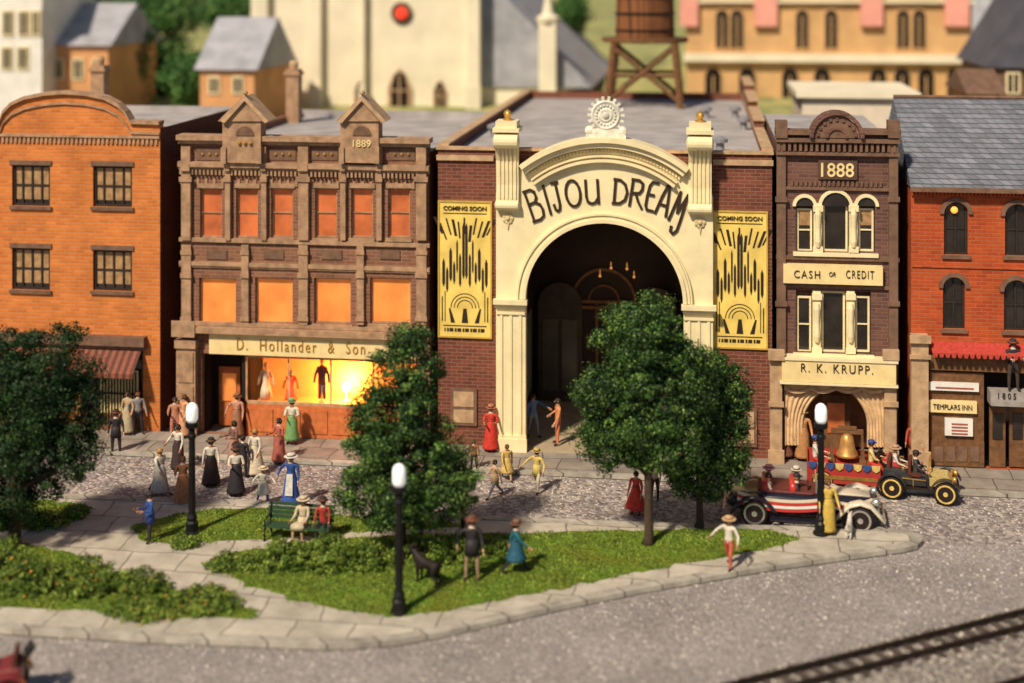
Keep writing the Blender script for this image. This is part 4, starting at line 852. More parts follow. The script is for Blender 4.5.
def bush(px,py,rx,rz,label,fl=None,z=.15):
    x,y=G(px,py,z); sc=(HC-z)/(py-HY); rx_=rx*sc; rz_=rz*sc; ry=rx_*.7
    t=thing('bush',label,'bush',(x,y,z)); n=int(34+110*rx_*ry)
    leafcloud('foliage',[(0,0,0,rx_,ry,rz_)],n,65,.038,M_bf+[M_flower],t,.16,(.38,.38,.24),fl,1)
    m=MB()
    for i in range(6): m.tube([(0,0,-.02),(cos(i)*rx_*.5,sin(i)*ry*.5,rz_*.7)],[.03,.01],5)
    put('stems',m,M_bark,t)
for a in ((235,568,26,14,'low shrub at the left tip of the central lawn'),(285,566,32,24,'shrub left of the middle of the central hedge'),(335,567,34,32,'tall bright shrub in the central hedge below the bench'),(372,566,26,22,'shrub left of the nearest street lamp foot'),(425,560,30,26,'shrub behind the dark dog'),(462,558,26,24,'shrub behind the two standing men'),(495,552,18,12,'low shrub at the right end of the central hedge'),
          (185,546,15,9,'small shrub at the foot of the left street lamp'),(135,590,34,20,'shrub right of the middle of the left flower bed',.02),(200,606,42,14,'low shrub at the right end of the left flower bed',.02),(85,590,40,30,'shrub in the middle of the left flower bed',.012),(30,588,42,34,'big shrub near the left edge of the flower bed',.006),(-5,575,40,34,'shrub cut off by the left edge'),(150,612,40,10,'low flowering shrub along the front of the left bed',.02),(45,525,22,12,'low shrub under the left tree'),(75,516,14,8,'tiny shrub beside the left tree lawn edge')):
    bush(a[0],a[1],a[2],a[3],a[4],a[5] if len(a)>5 else None)
# ======================================================== LAMPS
def street_lamp(px,py,label,h=4.15):
    x,y=G(px,py,.15); t=thing('street_lamp',label,'street lamp',(x,y,.15),group='street lamps around the park island')
    m=MB(); m.lathe([(.26,0),(.26,.06),(.2,.1),(.2,.35),(.15,.42),(.17,.5),(.12,.62),(.1,.8)],(0,0,0),12); put('base',m,M_black,t,False)
    m=MB(); m.lathe([(.12,.8),(.10,h-1.15),(.14,h-1.1),(.14,h-1.02),(.10,h-.98),(.10,h-.85)],(0,0,0),12); put('post',m,M_black,t)
    m=MB(); m.lathe([(.08,h-.85),(.21,h-.75),(.22,h-.62),(.17,h-.6)],(0,0,0),14); put('collar',m,M_black,t)
    m=MB(); m.lathe([(.14,h-.6),(.19,h-.5),(.19,h-.2),(.16,h-.08),(.09,h-.01),(.001,h+.02)],(0,0,0),16); put('lamp_globe',m,M_globe,t,True)
street_lamp(192,533,'street lamp with white globe on the left, beside the small back lawn')
street_lamp(399,613,'nearest street lamp, standing at the front edge of the central lawn')
street_lamp(821,534,'street lamp with white globe in front of the cream and dark open car')
# ======================================================== BENCH
x,y=G(298,540,.15); t=thing('park_bench','dark green slatted park bench with two people seated','bench',(x,y,.15),R(-4))
gm=paint((.03,.07,.035)); m=MB()
for k in range(4): m.box(-1.1,1.1,-.28+k*.13,-.18+k*.13,.43,.47)
put('seat',m,gm,t); m=MB()
for k in range(4): m.box(-1.1,1.1,.25+k*.02,.29+k*.02,.55+k*.13,.65+k*.13)
put('backrest',m,gm,t)
for s in (-1,1):
    m=MB(); X=s*1.0; m.tube([(X,-.3,0),(X,-.26,.42),(X,.2,.42),(X,.34,1.05)],.035,6); m.tube([(X,.2,.42),(X,.32,0)],.035,6); m.tube([(X,-.28,.4),(X,-.28,.66),(X,.25,.68)],.03,6); put('leg',m,M_black,t)
# ======================================================== TRACK
def track(pa,pb,pc,label):
    A=Vector(G(*pa,.2)); Bv=Vector(G(*pb,.2)); d=(Bv-A).normalized(); Cc=Vector(G(*pc,.2)); A=A-d*6; Bv=Bv+d*8; n=Vector((-d.y,d.x)); gauge=(Cc-A).dot(n); L_=(Bv-A).length
    t=thing('railway_track',label,'railway track',(A.x,A.y,0),math.atan2(d.y,d.x))
    for k,gy in enumerate((0,gauge)):
        m=MB(); m.box(0,L_,gy-.07,gy+.07,.08,.1); m.box(0,L_,gy-.02,gy+.02,.1,.17); m.box(0,L_,gy-.04,gy+.04,.17,.21); put('rail',m,mat('rusty_rail',(.04,.028,.022),.5,.3,5,.1,.4),t)
    nt=int(L_/.5); a,b=min(0,gauge)-.25,max(0,gauge)+.25
    for i in range(nt):
        xx=i*.5+random.uniform(-.03,.03); m=MB(); m.box(xx,xx+.2,a+random.uniform(-.05,.05),b+random.uniform(-.05,.05),-.02,.08); put('sleeper',m,mat('sleeper_wood',(.08,.06,.05),.9,.35,3,.4),t)
    return A,d,n,gauge,L_
A,d,n,ga,L_=track((728,683),(1024,609),(1024,624),'dark railway track crossing the lower right corner')
q=ragged([tuple(A+n*(max(0,ga)+.45)),tuple(A+d*L_+n*(max(0,ga)+.45)),tuple(A+d*L_+n*(min(0,ga)-6)),tuple(A+n*(min(0,ga)-6))],24,.1)
g=MB(); g.slab([tuple(v) for v in q],-.05,.03); struct('ballast_bed',g,M_bal)
stones('ballast',[tuple(v) for v in q],55,.02,.05,st,.03)
track((1000,683),(1024,676),(1024,692),'second railway track cut off by the bottom right corner')
# ======================================================== PEOPLE
def skinmesh(verts,edges,rad,sub=1):
    me=bpy.data.meshes.new('sk'); me.from_pydata([tuple(v) for v in verts],edges,[]); o=bpy.data.objects.new('sk',me); COL.objects.link(o)
    md=o.modifiers.new('s','SKIN'); md.use_smooth_shade=True
    if not me.skin_vertices: 
        bpy.context.view_layer.objects.active=o; bpy.ops.mesh.customdata_skin_add()
    for i,r_ in enumerate(rad):
        sv=me.skin_vertices[0].data[i]; sv.radius=r_ if hasattr(r_,'__len__') else (r_,r_); sv.use_root=(i==0)
    ss=o.modifiers.new('u','SUBSURF'); ss.levels=sub; ss.render_levels=sub
    dg=bpy.context.evaluated_depsgraph_get(); dg.update(); out=bpy.data.meshes.new_from_object(o.evaluated_get(dg)); bpy.data.objects.remove(o); return out
POSES={}
def make_pose(name,arms,legs,lean=0):
    V=[];E=[];Rr=[];T=[]
    def av(p,r_): V.append(Vector(p)); Rr.append(r_); return len(V)-1
    def ed(a,b,t): E.append((a,b)); T.append((a,b,t))
    Lm=Matrix.Rotation(lean,3,'X')
    P0=Vector((0,0,.95))
    def U(p): return P0+Lm@(Vector(p)-P0)
    a0=av((0,0,.95),(.15,.11)); a1=av(U((0,0,1.1)),(.125,.095)); a2=av(U((0,0,1.33)),(.16,.11)); a3=av(U((0,0,1.47)),(.075,.065)); a4=av(U((0,-.005,1.53)),.052); a5=av(U((0,-.015,1.61)),(.078,.088)); a6=av(U((0,0,1.70)),(.07,.08))
    for q in ((a0,a1,'t'),(a1,a2,'t'),(a2,a3,'t'),(a3,a4,'h'),(a4,a5,'h'),(a5,a6,'h')): ed(*q)
    hands=[]
    for s,(sw,out,el) in zip((-1,1),arms):
        sh=U((s*.185,0,1.41)); i=av(sh,.062); ed(a2,i,'t')
        d=Vector((s*sin(out),-sin(sw)*cos(out),-cos(sw)*cos(out))); e=sh+d*.29; j=av(e,.046); ed(i,j,'s')
        inw=-s*.35 if el>1 else 0
        sw2=sw+el; d2=Vector((s*sin(out)*.5+inw*.8,-sin(sw2),-cos(sw2))).normalized(); w=e+d2*.25; k=av(w,.03); ed(j,k,'s'); h=w+d2*.08; l=av(h,(.042,.024)); ed(k,l,'k'); hands.append((w,h,d2,s))
    feet=[]
    for s,(hp,kn,out) in zip((-1,1),legs):
        h=Vector((s*.095,0,.89)); i=av(h,.088); ed(a0,i,'l')
        d=Vector((s*sin(out),-sin(hp),-cos(hp))).normalized(); k_=h+d*.42; j=av(k_,.062); ed(i,j,'l')
        a=hp-kn; d2=Vector((s*sin(out)*.3,-sin(a),-cos(a))).normalized(); an=k_+d2*.41; k=av(an,.042); ed(j,k,'l')
        fo=an+Vector((s*.03,-.15,-.03)); l=av(fo,(.042,.03)); ed(k,l,'f'); feet.append(min(an.z,fo.z))
    dz=-(min(feet)-.045)
    me=skinmesh(V,E,Rr)
    mb=MB()
    idx={'t':1,'s':1,'k':0,'h':0,'l':2,'f':3}
    vv=[v.co.copy() for v in me.vertices]
    fs=[tuple(p.vertices) for p in me.polygons]
    mb.v=[tuple(v+Vector((0,0,dz))) for v in vv]; mb.f=fs
    for f in fs:
        c=sum((vv[i] for i in f),Vector())/len(f); best=9;bt='t'
        for a,b,t in T:
            A_,B_=V[a],V[b]; q=max(0,min(1,(c-A_).dot(B_-A_)/((B_-A_).length_squared+1e-9))); dd=(c-(A_+(B_-A_)*q)).length
            if dd<best: best=dd;bt=t
        mb.m.append(idx[bt])
    mb.cur=0; Z=Vector((0,0,dz))
    for w,h,d,s in hands:
        side=d.cross(Vector((1,0,0)) if abs(d.x)<.8 else Vector((0,0,1))).normalized()
        for q in range(4):
            o_=side*(q-1.5)*.02; ln=(.075,.085,.08,.06)[q]
            mb.tube([h+o_+Z,h+o_+d*(.03+ln*.5)+Z,h+o_+d*(.02+ln)+Vector((0,-.015,0))+Z],[.0105,.0095,.006],5)
        mb.tube([w+d*.03+side*-.02+Z,w+d*.07+side*-.06+Z,w+d*.1+side*-.065+Z],[.012,.011,.007],5)
    hc=U((0,-.02,1.635))+Z
    mb.tube([hc+Vector((0,-.07,.02)),hc+Vector((0,-.105,-.015))],[.012,.018],6)
    for s in (-1,1): mb.ball(tuple(hc+Vector((s*.083,.005,0))),.022,6,.5,1,1.4)
    bpy.data.meshes.remove(me)
    POSES[name]=(mb,dz,hc,lean)
make_pose('stand',[(.05,.18,.25),(.12,.2,.5)],[(0,0,.06),(.06,.06,.07)])
make_pose('fold',[(.25,.16,1.5),(.2,.2,1.6)],[(0,0,.06),(.1,.1,.07)])
make_pose('walk',[(.5,.16,.4),(-.45,.16,.3)],[(-.4,.25,.02),(.45,.1,.02)])
make_pose('hip',[(-.25,.65,1.2),(.15,.2,.4)],[(0,0,.1),(.12,.12,.1)])
make_pose('sit',[(.4,.12,.9),(.5,.12,.8)],[(1.5,1.45,.12),(1.45,1.5,.1)])
make_pose('wide',[(.3,.8,.5),(.3,.7,.4)],[(-.3,.2,.12),(.35,.3,.12)])
make_pose('point',[(.1,.2,.5),(1.2,.3,.2)],[(-.15,.1,.08),(.2,.1,.08)])
SKIN=paint((.60,.33,.20)); SK2=paint((.50,.25,.14)); SHOE=paint((.03,.02,.015))
HAIRS=[paint((.03,.018,.012)),paint((.12,.05,.02)),paint((.35,.20,.07)),paint((.22,.20,.18))]
PCNT=[0]
def person(px,py,face,pose,label,top,bot,skirt=None,hat=None,hair=0,h=1.7,z=.15,loc=None,hem=.12,skr=.235,extra=None,group=None,bag=None):
    PCNT[0]+=1
    x,y=G(px,py,z) if loc is None else loc[:2]
    if loc is not None: z=loc[2]
    t=thing('person',label,'person',(x,y,z),R(face),group); k=h*.97/1.75; fat=1.08 if pose=='sit' else 1.14
    t.scale=(k*fat,k*fat,k)
    mb,dz,hc,lean=POSES[pose]
    put('body',mb,[SKIN if PCNT[0]%3 else SK2,paint(top),paint(bot),SHOE],t,True)
    m=MB(); prof=[(.1,-.05),(.102,.0),(.1,.04),(.085,.085),(.05,.108),(.001,.115)]; m.lathe(prof,(hc.x,hc.y+.018,hc.z),12,'z',0,.92,1.0)
    if skirt and hair!=3: m.lathe([(.05,-.12),(.085,-.07),(.09,0),(.05,.06)],(hc.x,hc.y+.055,hc.z),10)
    put('hair',m,HAIRS[hair],t,True)
    m=MB()
    for s in (-1,1): m.ball((hc.x+s*.032,hc.y-.082,hc.z+.012),.011,6)
    m.box(hc.x-.025,hc.x+.025,hc.y-.092,hc.y-.08,hc.z-.052,hc.z-.043); put('eyes_and_mouth',m,HAIRS[0],t)
    w=1.12+dz
    if skirt:
        m=MB(); hz_=hem
        if pose=='sit': m.lathe([(.135,w),(.17,w-.12),(.2,w-.2)],(0,-.02,0),14); m.box(-.2,.2,-.5,-.02,w-.33,w-.14)
        elif pose in('walk','wide'): m.lathe([(.128,w+.02),(.135,w-.04),(.185,w-.2),(max(skr,.25)*.85,(w+hz_)*.45),(max(skr,.27),hz_+.08),(max(skr,.27)*1.03,hz_)],(0,0,0),24,'z',.16,1,1.0)
        else: m.lathe([(.128,w+.02),(.135,w-.04),(.18,w-.2),(max(.185,skr*.8),(w+hz_)*.45),(skr,hz_+.08),(skr*1.03,hz_)],(0,0,0),24,'z',.16,1,.95)
        put('skirt',m,paint(skirt),t,True)
        m=MB(); m.lathe([(.132,w-.03),(.140,w),(.132,w+.04)],(0,0,0),16,'z',0,1,.85); put('belt',m,paint((skirt[0]*.4,skirt[1]*.4,skirt[2]*.4)),t,True)
    m=MB(); m.lathe([(.075,0),(.085,.02),(.06,.05)],(hc.x*.5,hc.y*.5+.01,1.47+dz-.02),12); put('collar',m,paint((.6,.56,.48)) if sum(top)<1 else paint((.2,.1,.06)),t,True)
    if hat:
        kind,c=hat; m=MB(); c0=(hc.x,hc.y+.012,hc.z+.035)
        if kind=='brim': m.lathe([(.001,0),(.165,-.005),(.175,.01),(.11,.02),(.105,.1),(.08,.13),(.001,.135)],c0,16)
        elif kind=='wide': m.lathe([(.001,0),(.205,-.01),(.215,.012),(.12,.025),(.12,.10),(.001,.13)],c0,16); 
        elif kind=='cap': m.lathe([(.112,0),(.125,.05),(.09,.1),(.001,.11)],c0,14); m.box(hc.x-.07,hc.x+.07,hc.y-.17,hc.y-.07,hc.z+.035,hc.z+.05)
        ht=put('hat',m,paint(c),t,False)
        if kind!='cap':
            m=MB(); m.lathe([(.122,.022),(.124,.055)],c0,16); put('hat_band',m,paint((.05,.03,.03)) if sum(c)>.3 else paint((.3,.1,.05)),ht)
    if extra=='apron':
        m=MB(); m.add([(-.09,-.14,w),(.09,-.14,w),(.12,-.26,.45),(-.12,-.26,.45)],[(0,1,2,3)]); put('apron',m,paint((.55,.52,.46)),t)
    if extra=='coat':
        m=MB(); m.lathe([(.14,w+.02),(.165,w-.15),(.19,w-.42)],(0,0,0),18,'z',.06,1,.8); put('coat_tail',m,paint(top),t,True)
    return t
K=(.03,.025,.03); Wt=(.62,.56,.46); Br=(.26,.11,.05); Rd=(.50,.05,.03); Bl=(.03,.07,.25); Gy=(.25,.23,.22); Tn=(.45,.30,.16); Te=(.02,.12,.16); Ye=(.62,.42,.08)
z1=.12; z0_=.004
person(116,455,20,'stand','person in dark suit alone on the cobbles under the awning',K,K,hat=('brim',K),z=z0_,extra='coat')
person(128,434,-10,'stand','person in pale coat against the shop grille left',Tn,Gy,z=z1,skirt=(.4,.32,.2))
person(138,434,30,'hip','person in grey standing at the edge of the barred shopfront',Gy,K,z=z1,hair=1)
person(175,440,10,'fold','person in brown jacket and pink trousers left of the corner pier',(.45,.2,.12),(.5,.2,.15),z=z0_)
person(184,437,-30,'stand','person in striped orange dress touching the corner pier',(.6,.3,.15),Br,skirt=(.55,.28,.15),z=z1,hair=1)
person(160,494,60,'walk','woman in pale grey dress walking behind the left street lamp',Wt,Gy,skirt=(.5,.45,.4),z=z0_,hair=2)
person(178,470,-20,'hip','person in white blouse and dark skirt above the left street lamp',Wt,K,skirt=(.05,.03,.03),z=z0_)
person(183,505,10,'fold','woman in rust brown dress just left of the left street lamp post',Br,Br,skirt=(.42,.17,.08),z=z0_,hair=1,skr=.28)
person(150,542,-50,'fold','person in navy coat at the path edge below the left lamp',Bl,K,hat=('cap',K),extra='coat',h=1.6)
person(211,486,15,'stand','woman in black skirt and white top alone right of the left lamp',Wt,K,skirt=(.02,.018,.02),z=z0_,h=1.7,hat=('brim',K),skr=.28)
person(237,437,0,'hip','person in brown with pinkish top by the shop entrance',(.5,.25,.17),Br,hat=('brim',Br),z=z1,skirt=(.3,.14,.08))
person(234,466,-40,'fold','person in dark jacket behind the white hatted figures',(.2,.1,.08),K,z=z0_,skirt=(.35,.2,.15))
person(236,495,20,'fold','woman in black dress with white collar at the back lawn edge',Wt,K,skirt=K,z=z0_,hair=0,hat=('brim',K),skr=.27)
person(243,478,160,'stand','slim person in black seen from behind beside the white dress',K,K,z=z0_,h=1.55)
person(255,475,-20,'stand','woman in white dress in the middle of the left crowd',Wt,Wt,skirt=(.60,.50,.36),z=z0_,hair=2,skr=.32)
person(263,505,30,'wide','child in cream hat and white smock with blue legs',Wt,Bl,hat=('wide',(.65,.5,.3)),z=z0_,h=1.35,skirt=(.55,.5,.42),hem=.55,skr=.2)
person(279,463,-30,'fold','woman in brick red dress behind the blue uniform',(.42,.12,.08),Br,skirt=(.35,.1,.07),z=z0_,hair=0)
person(292,444,0,'fold','woman in green skirt with white blouse by the shop window',(.62,.6,.5),Gy,skirt=(.16,.32,.12),z=z1,hat=('brim',(.2,.35,.15)),h=1.75,hem=.2)
person(291,506,0,'hip','woman in bright blue dress with white hat by the bench',Bl,Bl,skirt=(.04,.09,.34),hat=('wide',Wt),z=z0_,h=1.8,extra='apron',skr=.26)
bx,by=G(303,538,.15); person(0,0,-8,'sit','seated woman in pale dress left of two on the bench',(.55,.45,.3),Tn,skirt=(.5,.42,.28),hat=('wide',(.6,.5,.35)),loc=(bx,by+.02,.13))
bx,by=G(323,539,.15); person(0,0,6,'sit','seated man in dark red jacket right of two on the bench',(.35,.04,.03),K,hat=('brim',K),loc=(bx,by+.02,.13))
person(472,580,10,'hip','taller man in dark jacket and tan trousers on the lawn',K,(.3,.2,.12),hat=('brim',(.12,.06,.04)),h=1.9,extra='coat')
person(463,545,100,'stand','person in brown half hidden behind the two men on the lawn',Br,K,h=1.5,hair=1)
person(516,573,100,'walk','woman in teal coat walking across the central lawn',Te,K,skirt=(.02,.09,.14),hat=('brim',(.2,.1,.06)),hem=.45,skr=.22,h=1.65)
person(491,451,0,'fold','woman in bright red dress left of the theatre arch',Rd,Rd,skirt=(.52,.04,.025),z=z1,hair=1,h=1.75,hat=('brim',(.4,.15,.08)),skr=.26)
person(495,498,-60,'walk','person in tan coat right of the tall oval tree',Tn,Gy,z=z0_,extra='coat',h=1.4)
person(507,480,20,'walk','person in mustard dress behind the tan coated figure',(.55,.38,.12),Tn,skirt=(.55,.38,.12),z=z0_,h=1.35,hair=1,hem=.4)
person(537,492,-30,'wide','person in yellow jacket and white trousers before the arch',(.55,.42,.12),(.6,.5,.35),hat=('brim',(.5,.35,.1)),z=z0_,h=1.55,extra='coat')
person(474,472,0,'stand','small person in brown at the right edge of the oval tree crown',Br,K,z=z0_,h=1.2)
p1=W(533,428,FY+1.2); person(0,0,40,'point','person in blue grey inside the dark theatre arch, left one',(.12,.2,.35),(.2,.25,.3),loc=(p1[0],FY+1.2,.135),h=1.75)
p1=W(558,432,FY+.5); person(0,0,-70,'hip','person in orange beside the left theatre doors, right one',(.65,.25,.10),(.6,.2,.1),loc=(p1[0],FY+.5,.135),h=1.8)
person(636,515,-20,'stand','person with red skirt behind the large round tree',(.6,.06,.04),Rd,skirt=(.6,.05,.03),z=z0_,h=1.5,skr=.34,hem=.3)
person(655,500,-20,'stand','person in pale shirt behind the trunk of the large tree',(.5,.4,.3),K,z=z0_,h=1.4)
person(729,568,-35,'wide','person in white shirt and patterned red trousers at the front kerb',Wt,(.45,.10,.06),hat=('wide',(.55,.35,.18)),h=1.6)
person(828,534,10,'stand','woman in yellow dress right beside the right street lamp',Ye,Ye,skirt=(.52,.36,.07),h=1.8,hair=1,skr=.2)
person(749,456,10,'fold','person in red coat by the brick wing right of the arch',Rd,Br,skirt=(.3,.05,.04),z=z1)
person(786,458,0,'stand','person in dark brown beside the left stone pier of the draped shop',Br,K,z=z1,skirt=(.2,.08,.05))
person(803,460,0,'stand','person in orange dress before the draped doorway',(.55,.25,.10),Br,skirt=(.42,.2,.08),z=z1,h=1.9,hair=1,hat=('brim',(.4,.25,.1)))
person(885,462,-10,'stand','person in blue jacket right of the draped doorway',(.04,.12,.3),K,z=z1,h=1.6)
person(914,466,-10,'stand','person in red jacket before the timber pier',(.42,.07,.05),(.3,.2,.15),z=z1,h=1.7,hair=1,hat=('cap',(.3,.2,.12)),extra='coat')
px_=W(1013,386,FY-.35); person(0,0,10,'fold','person in dark clothes standing high on the grey sign ledge',K,(.06,.04,.03),loc=(px_[0],FY-.35,R4(988,389,1040,403,FY-.12)[3]+.0),h=1.85,hat=('brim',K))
def dog(px,py,face,label,c,h=.6,z=.15):
    x,y=G(px,py,z); t=thing('dog',label,'dog',(x,y,z),R(face),sc=h/.62)
    V=[(.28,0,.5),(.05,0,.48),(-.28,0,.5),(-.42,0,.58),(-.5,0,.7)]; Rr=[(.14,.15),(.115,.125),(.1,.11),(.028,.028),(.014,.014)]; E=[(0,1),(1,2),(2,3),(3,4)]
    def add(p,r_,frm): V.append(p); Rr.append((r_,r_)); E.append((frm,len(V)-1)); return len(V)-1
    n=add((.4,0,.66),.085,0); hd=add((.48,0,.74),.09,n); mz=add((.62,0,.7),.046,hd)
    for s in (-1,1):
        a=add((.27,s*.08,.36),.05,0); b=add((.26,s*.08,.2),.034,a); c_=add((.27,s*.08,.035),.027,b); add((.33,s*.08,.025),.027,c_)
        a=add((-.25,s*.08,.36),.07,2); b=add((-.18,s*.08,.26),.045,a); c_=add((-.33,s*.08,.17),.028,b); d_=add((-.3,s*.08,.035),.026,c_); add((-.24,s*.08,.025),.026,d_)
    me=skinmesh(V,E,Rr); mb=MB(); mb.mesh(me,Matrix.Identity(4))
    for s in (-1,1): mb.lathe([(.04,0),(.03,.04),(.002,.1)],(.45,s*.06,.79),6)
    put('body',mb,paint(c),t,True)
    m=MB(); m.ball((.665,0,.71),.02,6); put('nose',m,M_black,t)
    for s in (-1,1):
        m=MB(); m.ball((.55,s*.045,.765),.012,6); put('eye',m,M_black,t)
    bpy.data.meshes.remove(me)
dog(428,584,150,'black dog standing on the lawn left of the two men',(.02,.018,.018),.75)
dog(849,537,80,'small white dog beside the kerb tip near the open car',(.6,.55,.48),.5)
# ======================================================== VEHICLES
def wheel(par,x,y,r_,w,tm,rm,sp=10,white=False,disc=False):
    m=MB(); m.lathe([(r_*.78,-w/2),(r_*.92,-w/2),(r_,-w*.3),(r_,w*.3),(r_*.92,w/2),(r_*.78,w/2)],(x,y,r_),22,'y')
    wh=put('wheel',m,tm,par,True); m=MB()
    m.arc(x,r_,r_*.66,r_*.80,0,2*PI,y-w*.52,y+w*.52,20)
    for i in range(sp):
        q=2*PI*i/sp; m.tube([(x,y,r_),(x+r_*.7*cos(q),y,r_+r_*.7*sin(q))],.034,5)
    m.lathe([(.09,-w*.6),(.1,-w*.4),(.1,w*.4),(.09,w*.6)],(x,y,r_),10,'y'); put('rim',m,rm,wh)
tyre=paint((.02,.02,.02)); chrome=mat('chrome',(.6,.58,.55),.25,.1,3,0,.8)
def roadster(px,py,rz,label):
    x,y=G(px,py); t=thing('open_car',label,'car',(x,y,.004),rz)
    cream=mat('car_cream',(.66,.58,.44),.3,.05,2,0,0,0,.5); red=mat('car_red',(.50,.035,.03),.3,.1,2,0,0,0,.5); navy=mat('car_navy',(.015,.014,.024),.25,.1,2,0,0,0,.6)
    m=MB(); m.loft([(-2.5,.35,.5,.72),(-2.3,.62,.4,.92),(-1.7,.78,.36,1.08),(-.8,.8,.34,1.08),(.2,.78,.34,1.05),(.9,.66,.36,1.06),(1.7,.5,.4,1.02),(2.2,.4,.44,.98),(2.32,.34,.5,.9)],18,.5); b=put('body',m,navy,t,True)
    m=MB(); m.loft([(-1.5,.5,1.0,1.14),(-1.3,.62,1.0,1.15),(.25,.6,1.0,1.13),(.4,.5,1.0,1.12)],14,.4); put('cockpit',m,paint((.12,.03,.025)),b)
    m=MB(); m.loft([(.5,.42,.98,1.10),(1.2,.36,.98,1.09),(2.1,.26,.94,1.02)],12,.6); put('bonnet_stripe',m,cream,b,True)
    for sx in (-1.25,-.35):
        m=MB(); m.loft([(sx-.12,.56,.95,1.36),(sx,.6,.95,1.40),(sx+.1,.56,.95,1.34)],14,.5); put('seat',m,red,t,True)
    for s in (-1,1):   # long diagonal red and white draped stripes
        yy=.83
        for k,(mt_,zo,th) in enumerate(((cream,1.00,.09),(red,.90,.09),(M_white,.80,.09),(red,.70,.08))):
            m=MB(); pts=[]
            for q in range(25):
                u=q/24; X=-2.15+3.0*u; pts.append((X,zo-.20*sin(PI*u)**.8+.03))
            m.strip(pts,th,s*yy-.02-.003*k,s*yy+.02+.003*k); put('draped_stripe',m,mt_,t)
        for k,(mt_,zo) in enumerate(((cream,.93),(red,.82),(M_white,.72))):
            m=MB(); pts=[(0.85+1.3*q/12,zo-.16*sin(PI*q/12)+.02) for q in range(13)]
            P=m.strip(pts,.09,s*.70-.02,s*.70+.02); m.v=[(a,b_+(-s)*.2*max(0,(a-1.1)),c) for a,b_,c in m.v]; put('draped_stripe',m,mt_,t)
        m=MB(); m.box(-1.1,1.2,s*.95-.16,s*.95+.16,.3,.36); put('running_board',m,navy,t)
    for wx in (-1.6,1.75):
        for s in (-1,1):
            wheel(t,wx,s*.84,.43,.17,tyre,chrome,14)
            m=MB()
            m.loft([(wx-.78,.10,.32,.44),(wx-.6,.17,.50,.70),(wx-.32,.2,.80,.96),(wx,.21,.91,1.04),(wx+.32,.2,.82,.96),(wx+.6,.17,.52,.70),(wx+.78,.10,.32,.44)],12,.7,s*.80)
            put('fender',m,navy if wx<0 else cream,t,True)
    m=MB(); m.box(.42,.46,-.55,.55,1.05,1.12); m.box(.36,.4,-.55,-.5,1.1,1.5); m.box(.36,.4,.5,.55,1.1,1.5); m.box(.36,.4,-.5,.5,1.46,1.5); put('windscreen_frame',m,chrome,t)
    m=MB(); m.box(2.33,2.38,-.32,.32,.5,.98)
    for k in range(7): m.box(2.38,2.4,-.27+k*.085,-.24+k*.085,.52,.95)
    put('grille',m,chrome,t)
    for s in (-1,1):
        m=MB(); m.lathe([(.05,-.16),(.13,-.05),(.15,.06),(.14,.09)],(2.25,s*.52,.92),14,'x'); put('headlight',m,chrome,t,True)
    m=MB(); m.box(2.5,2.56,-.8,.8,.38,.48); m.box(2.35,2.52,-.4,-.3,.4,.46); m.box(2.35,2.52,.3,.4,.4,.46); put('bumper',m,chrome,t)
    m=MB(); m.box(-2.62,-2.56,-.75,.75,.4,.5); m.box(-2.58,-2.35,-.4,-.3,.42,.48);m.box(-2.58,-2.35,.3,.4,.42,.48); put('bumper',m,chrome,t)
    m=MB(); m.lathe([(.17,-.012),(.185,0),(.17,.012)],(.12,-.3,1.28),14,'x'); put('steering_wheel',m,tyre,t)
    return t,x,y
rz=R(-3); t,cx_,cy_=roadster(804,520,rz,'dark and cream open car with red and white draped stripes behind the right lamp')
def inside(cx0,cy0,rz,lx,ly,z): return (cx0+lx*cos(rz)-ly*sin(rz),cy0+lx*sin(rz)+ly*cos(rz),z)
for i,(lx,ly,c,c2_,lb,ht) in enumerate(((-1.15,-.32,(.6,.5,.4),Rd,'passenger in pale coat on the rear seat of the open car, near side',None),(-1.15,.32,(.55,.1,.15),Rd,'passenger in red on the rear seat of the open car, far side',('wide',(.7,.3,.3))),(-.25,-.32,K,K,'driver in dark coat and cap in the striped open car',('cap',K)),(-.25,.32,(.6,.58,.5),Gy,'passenger in white beside the driver of the striped open car',('brim',Wt)))):
    person(0,0,math.degrees(rz)+90,'sit',lb,c,c2_,hat=ht,loc=inside(cx_,cy_,rz,lx,ly,.3),hair=i%3)
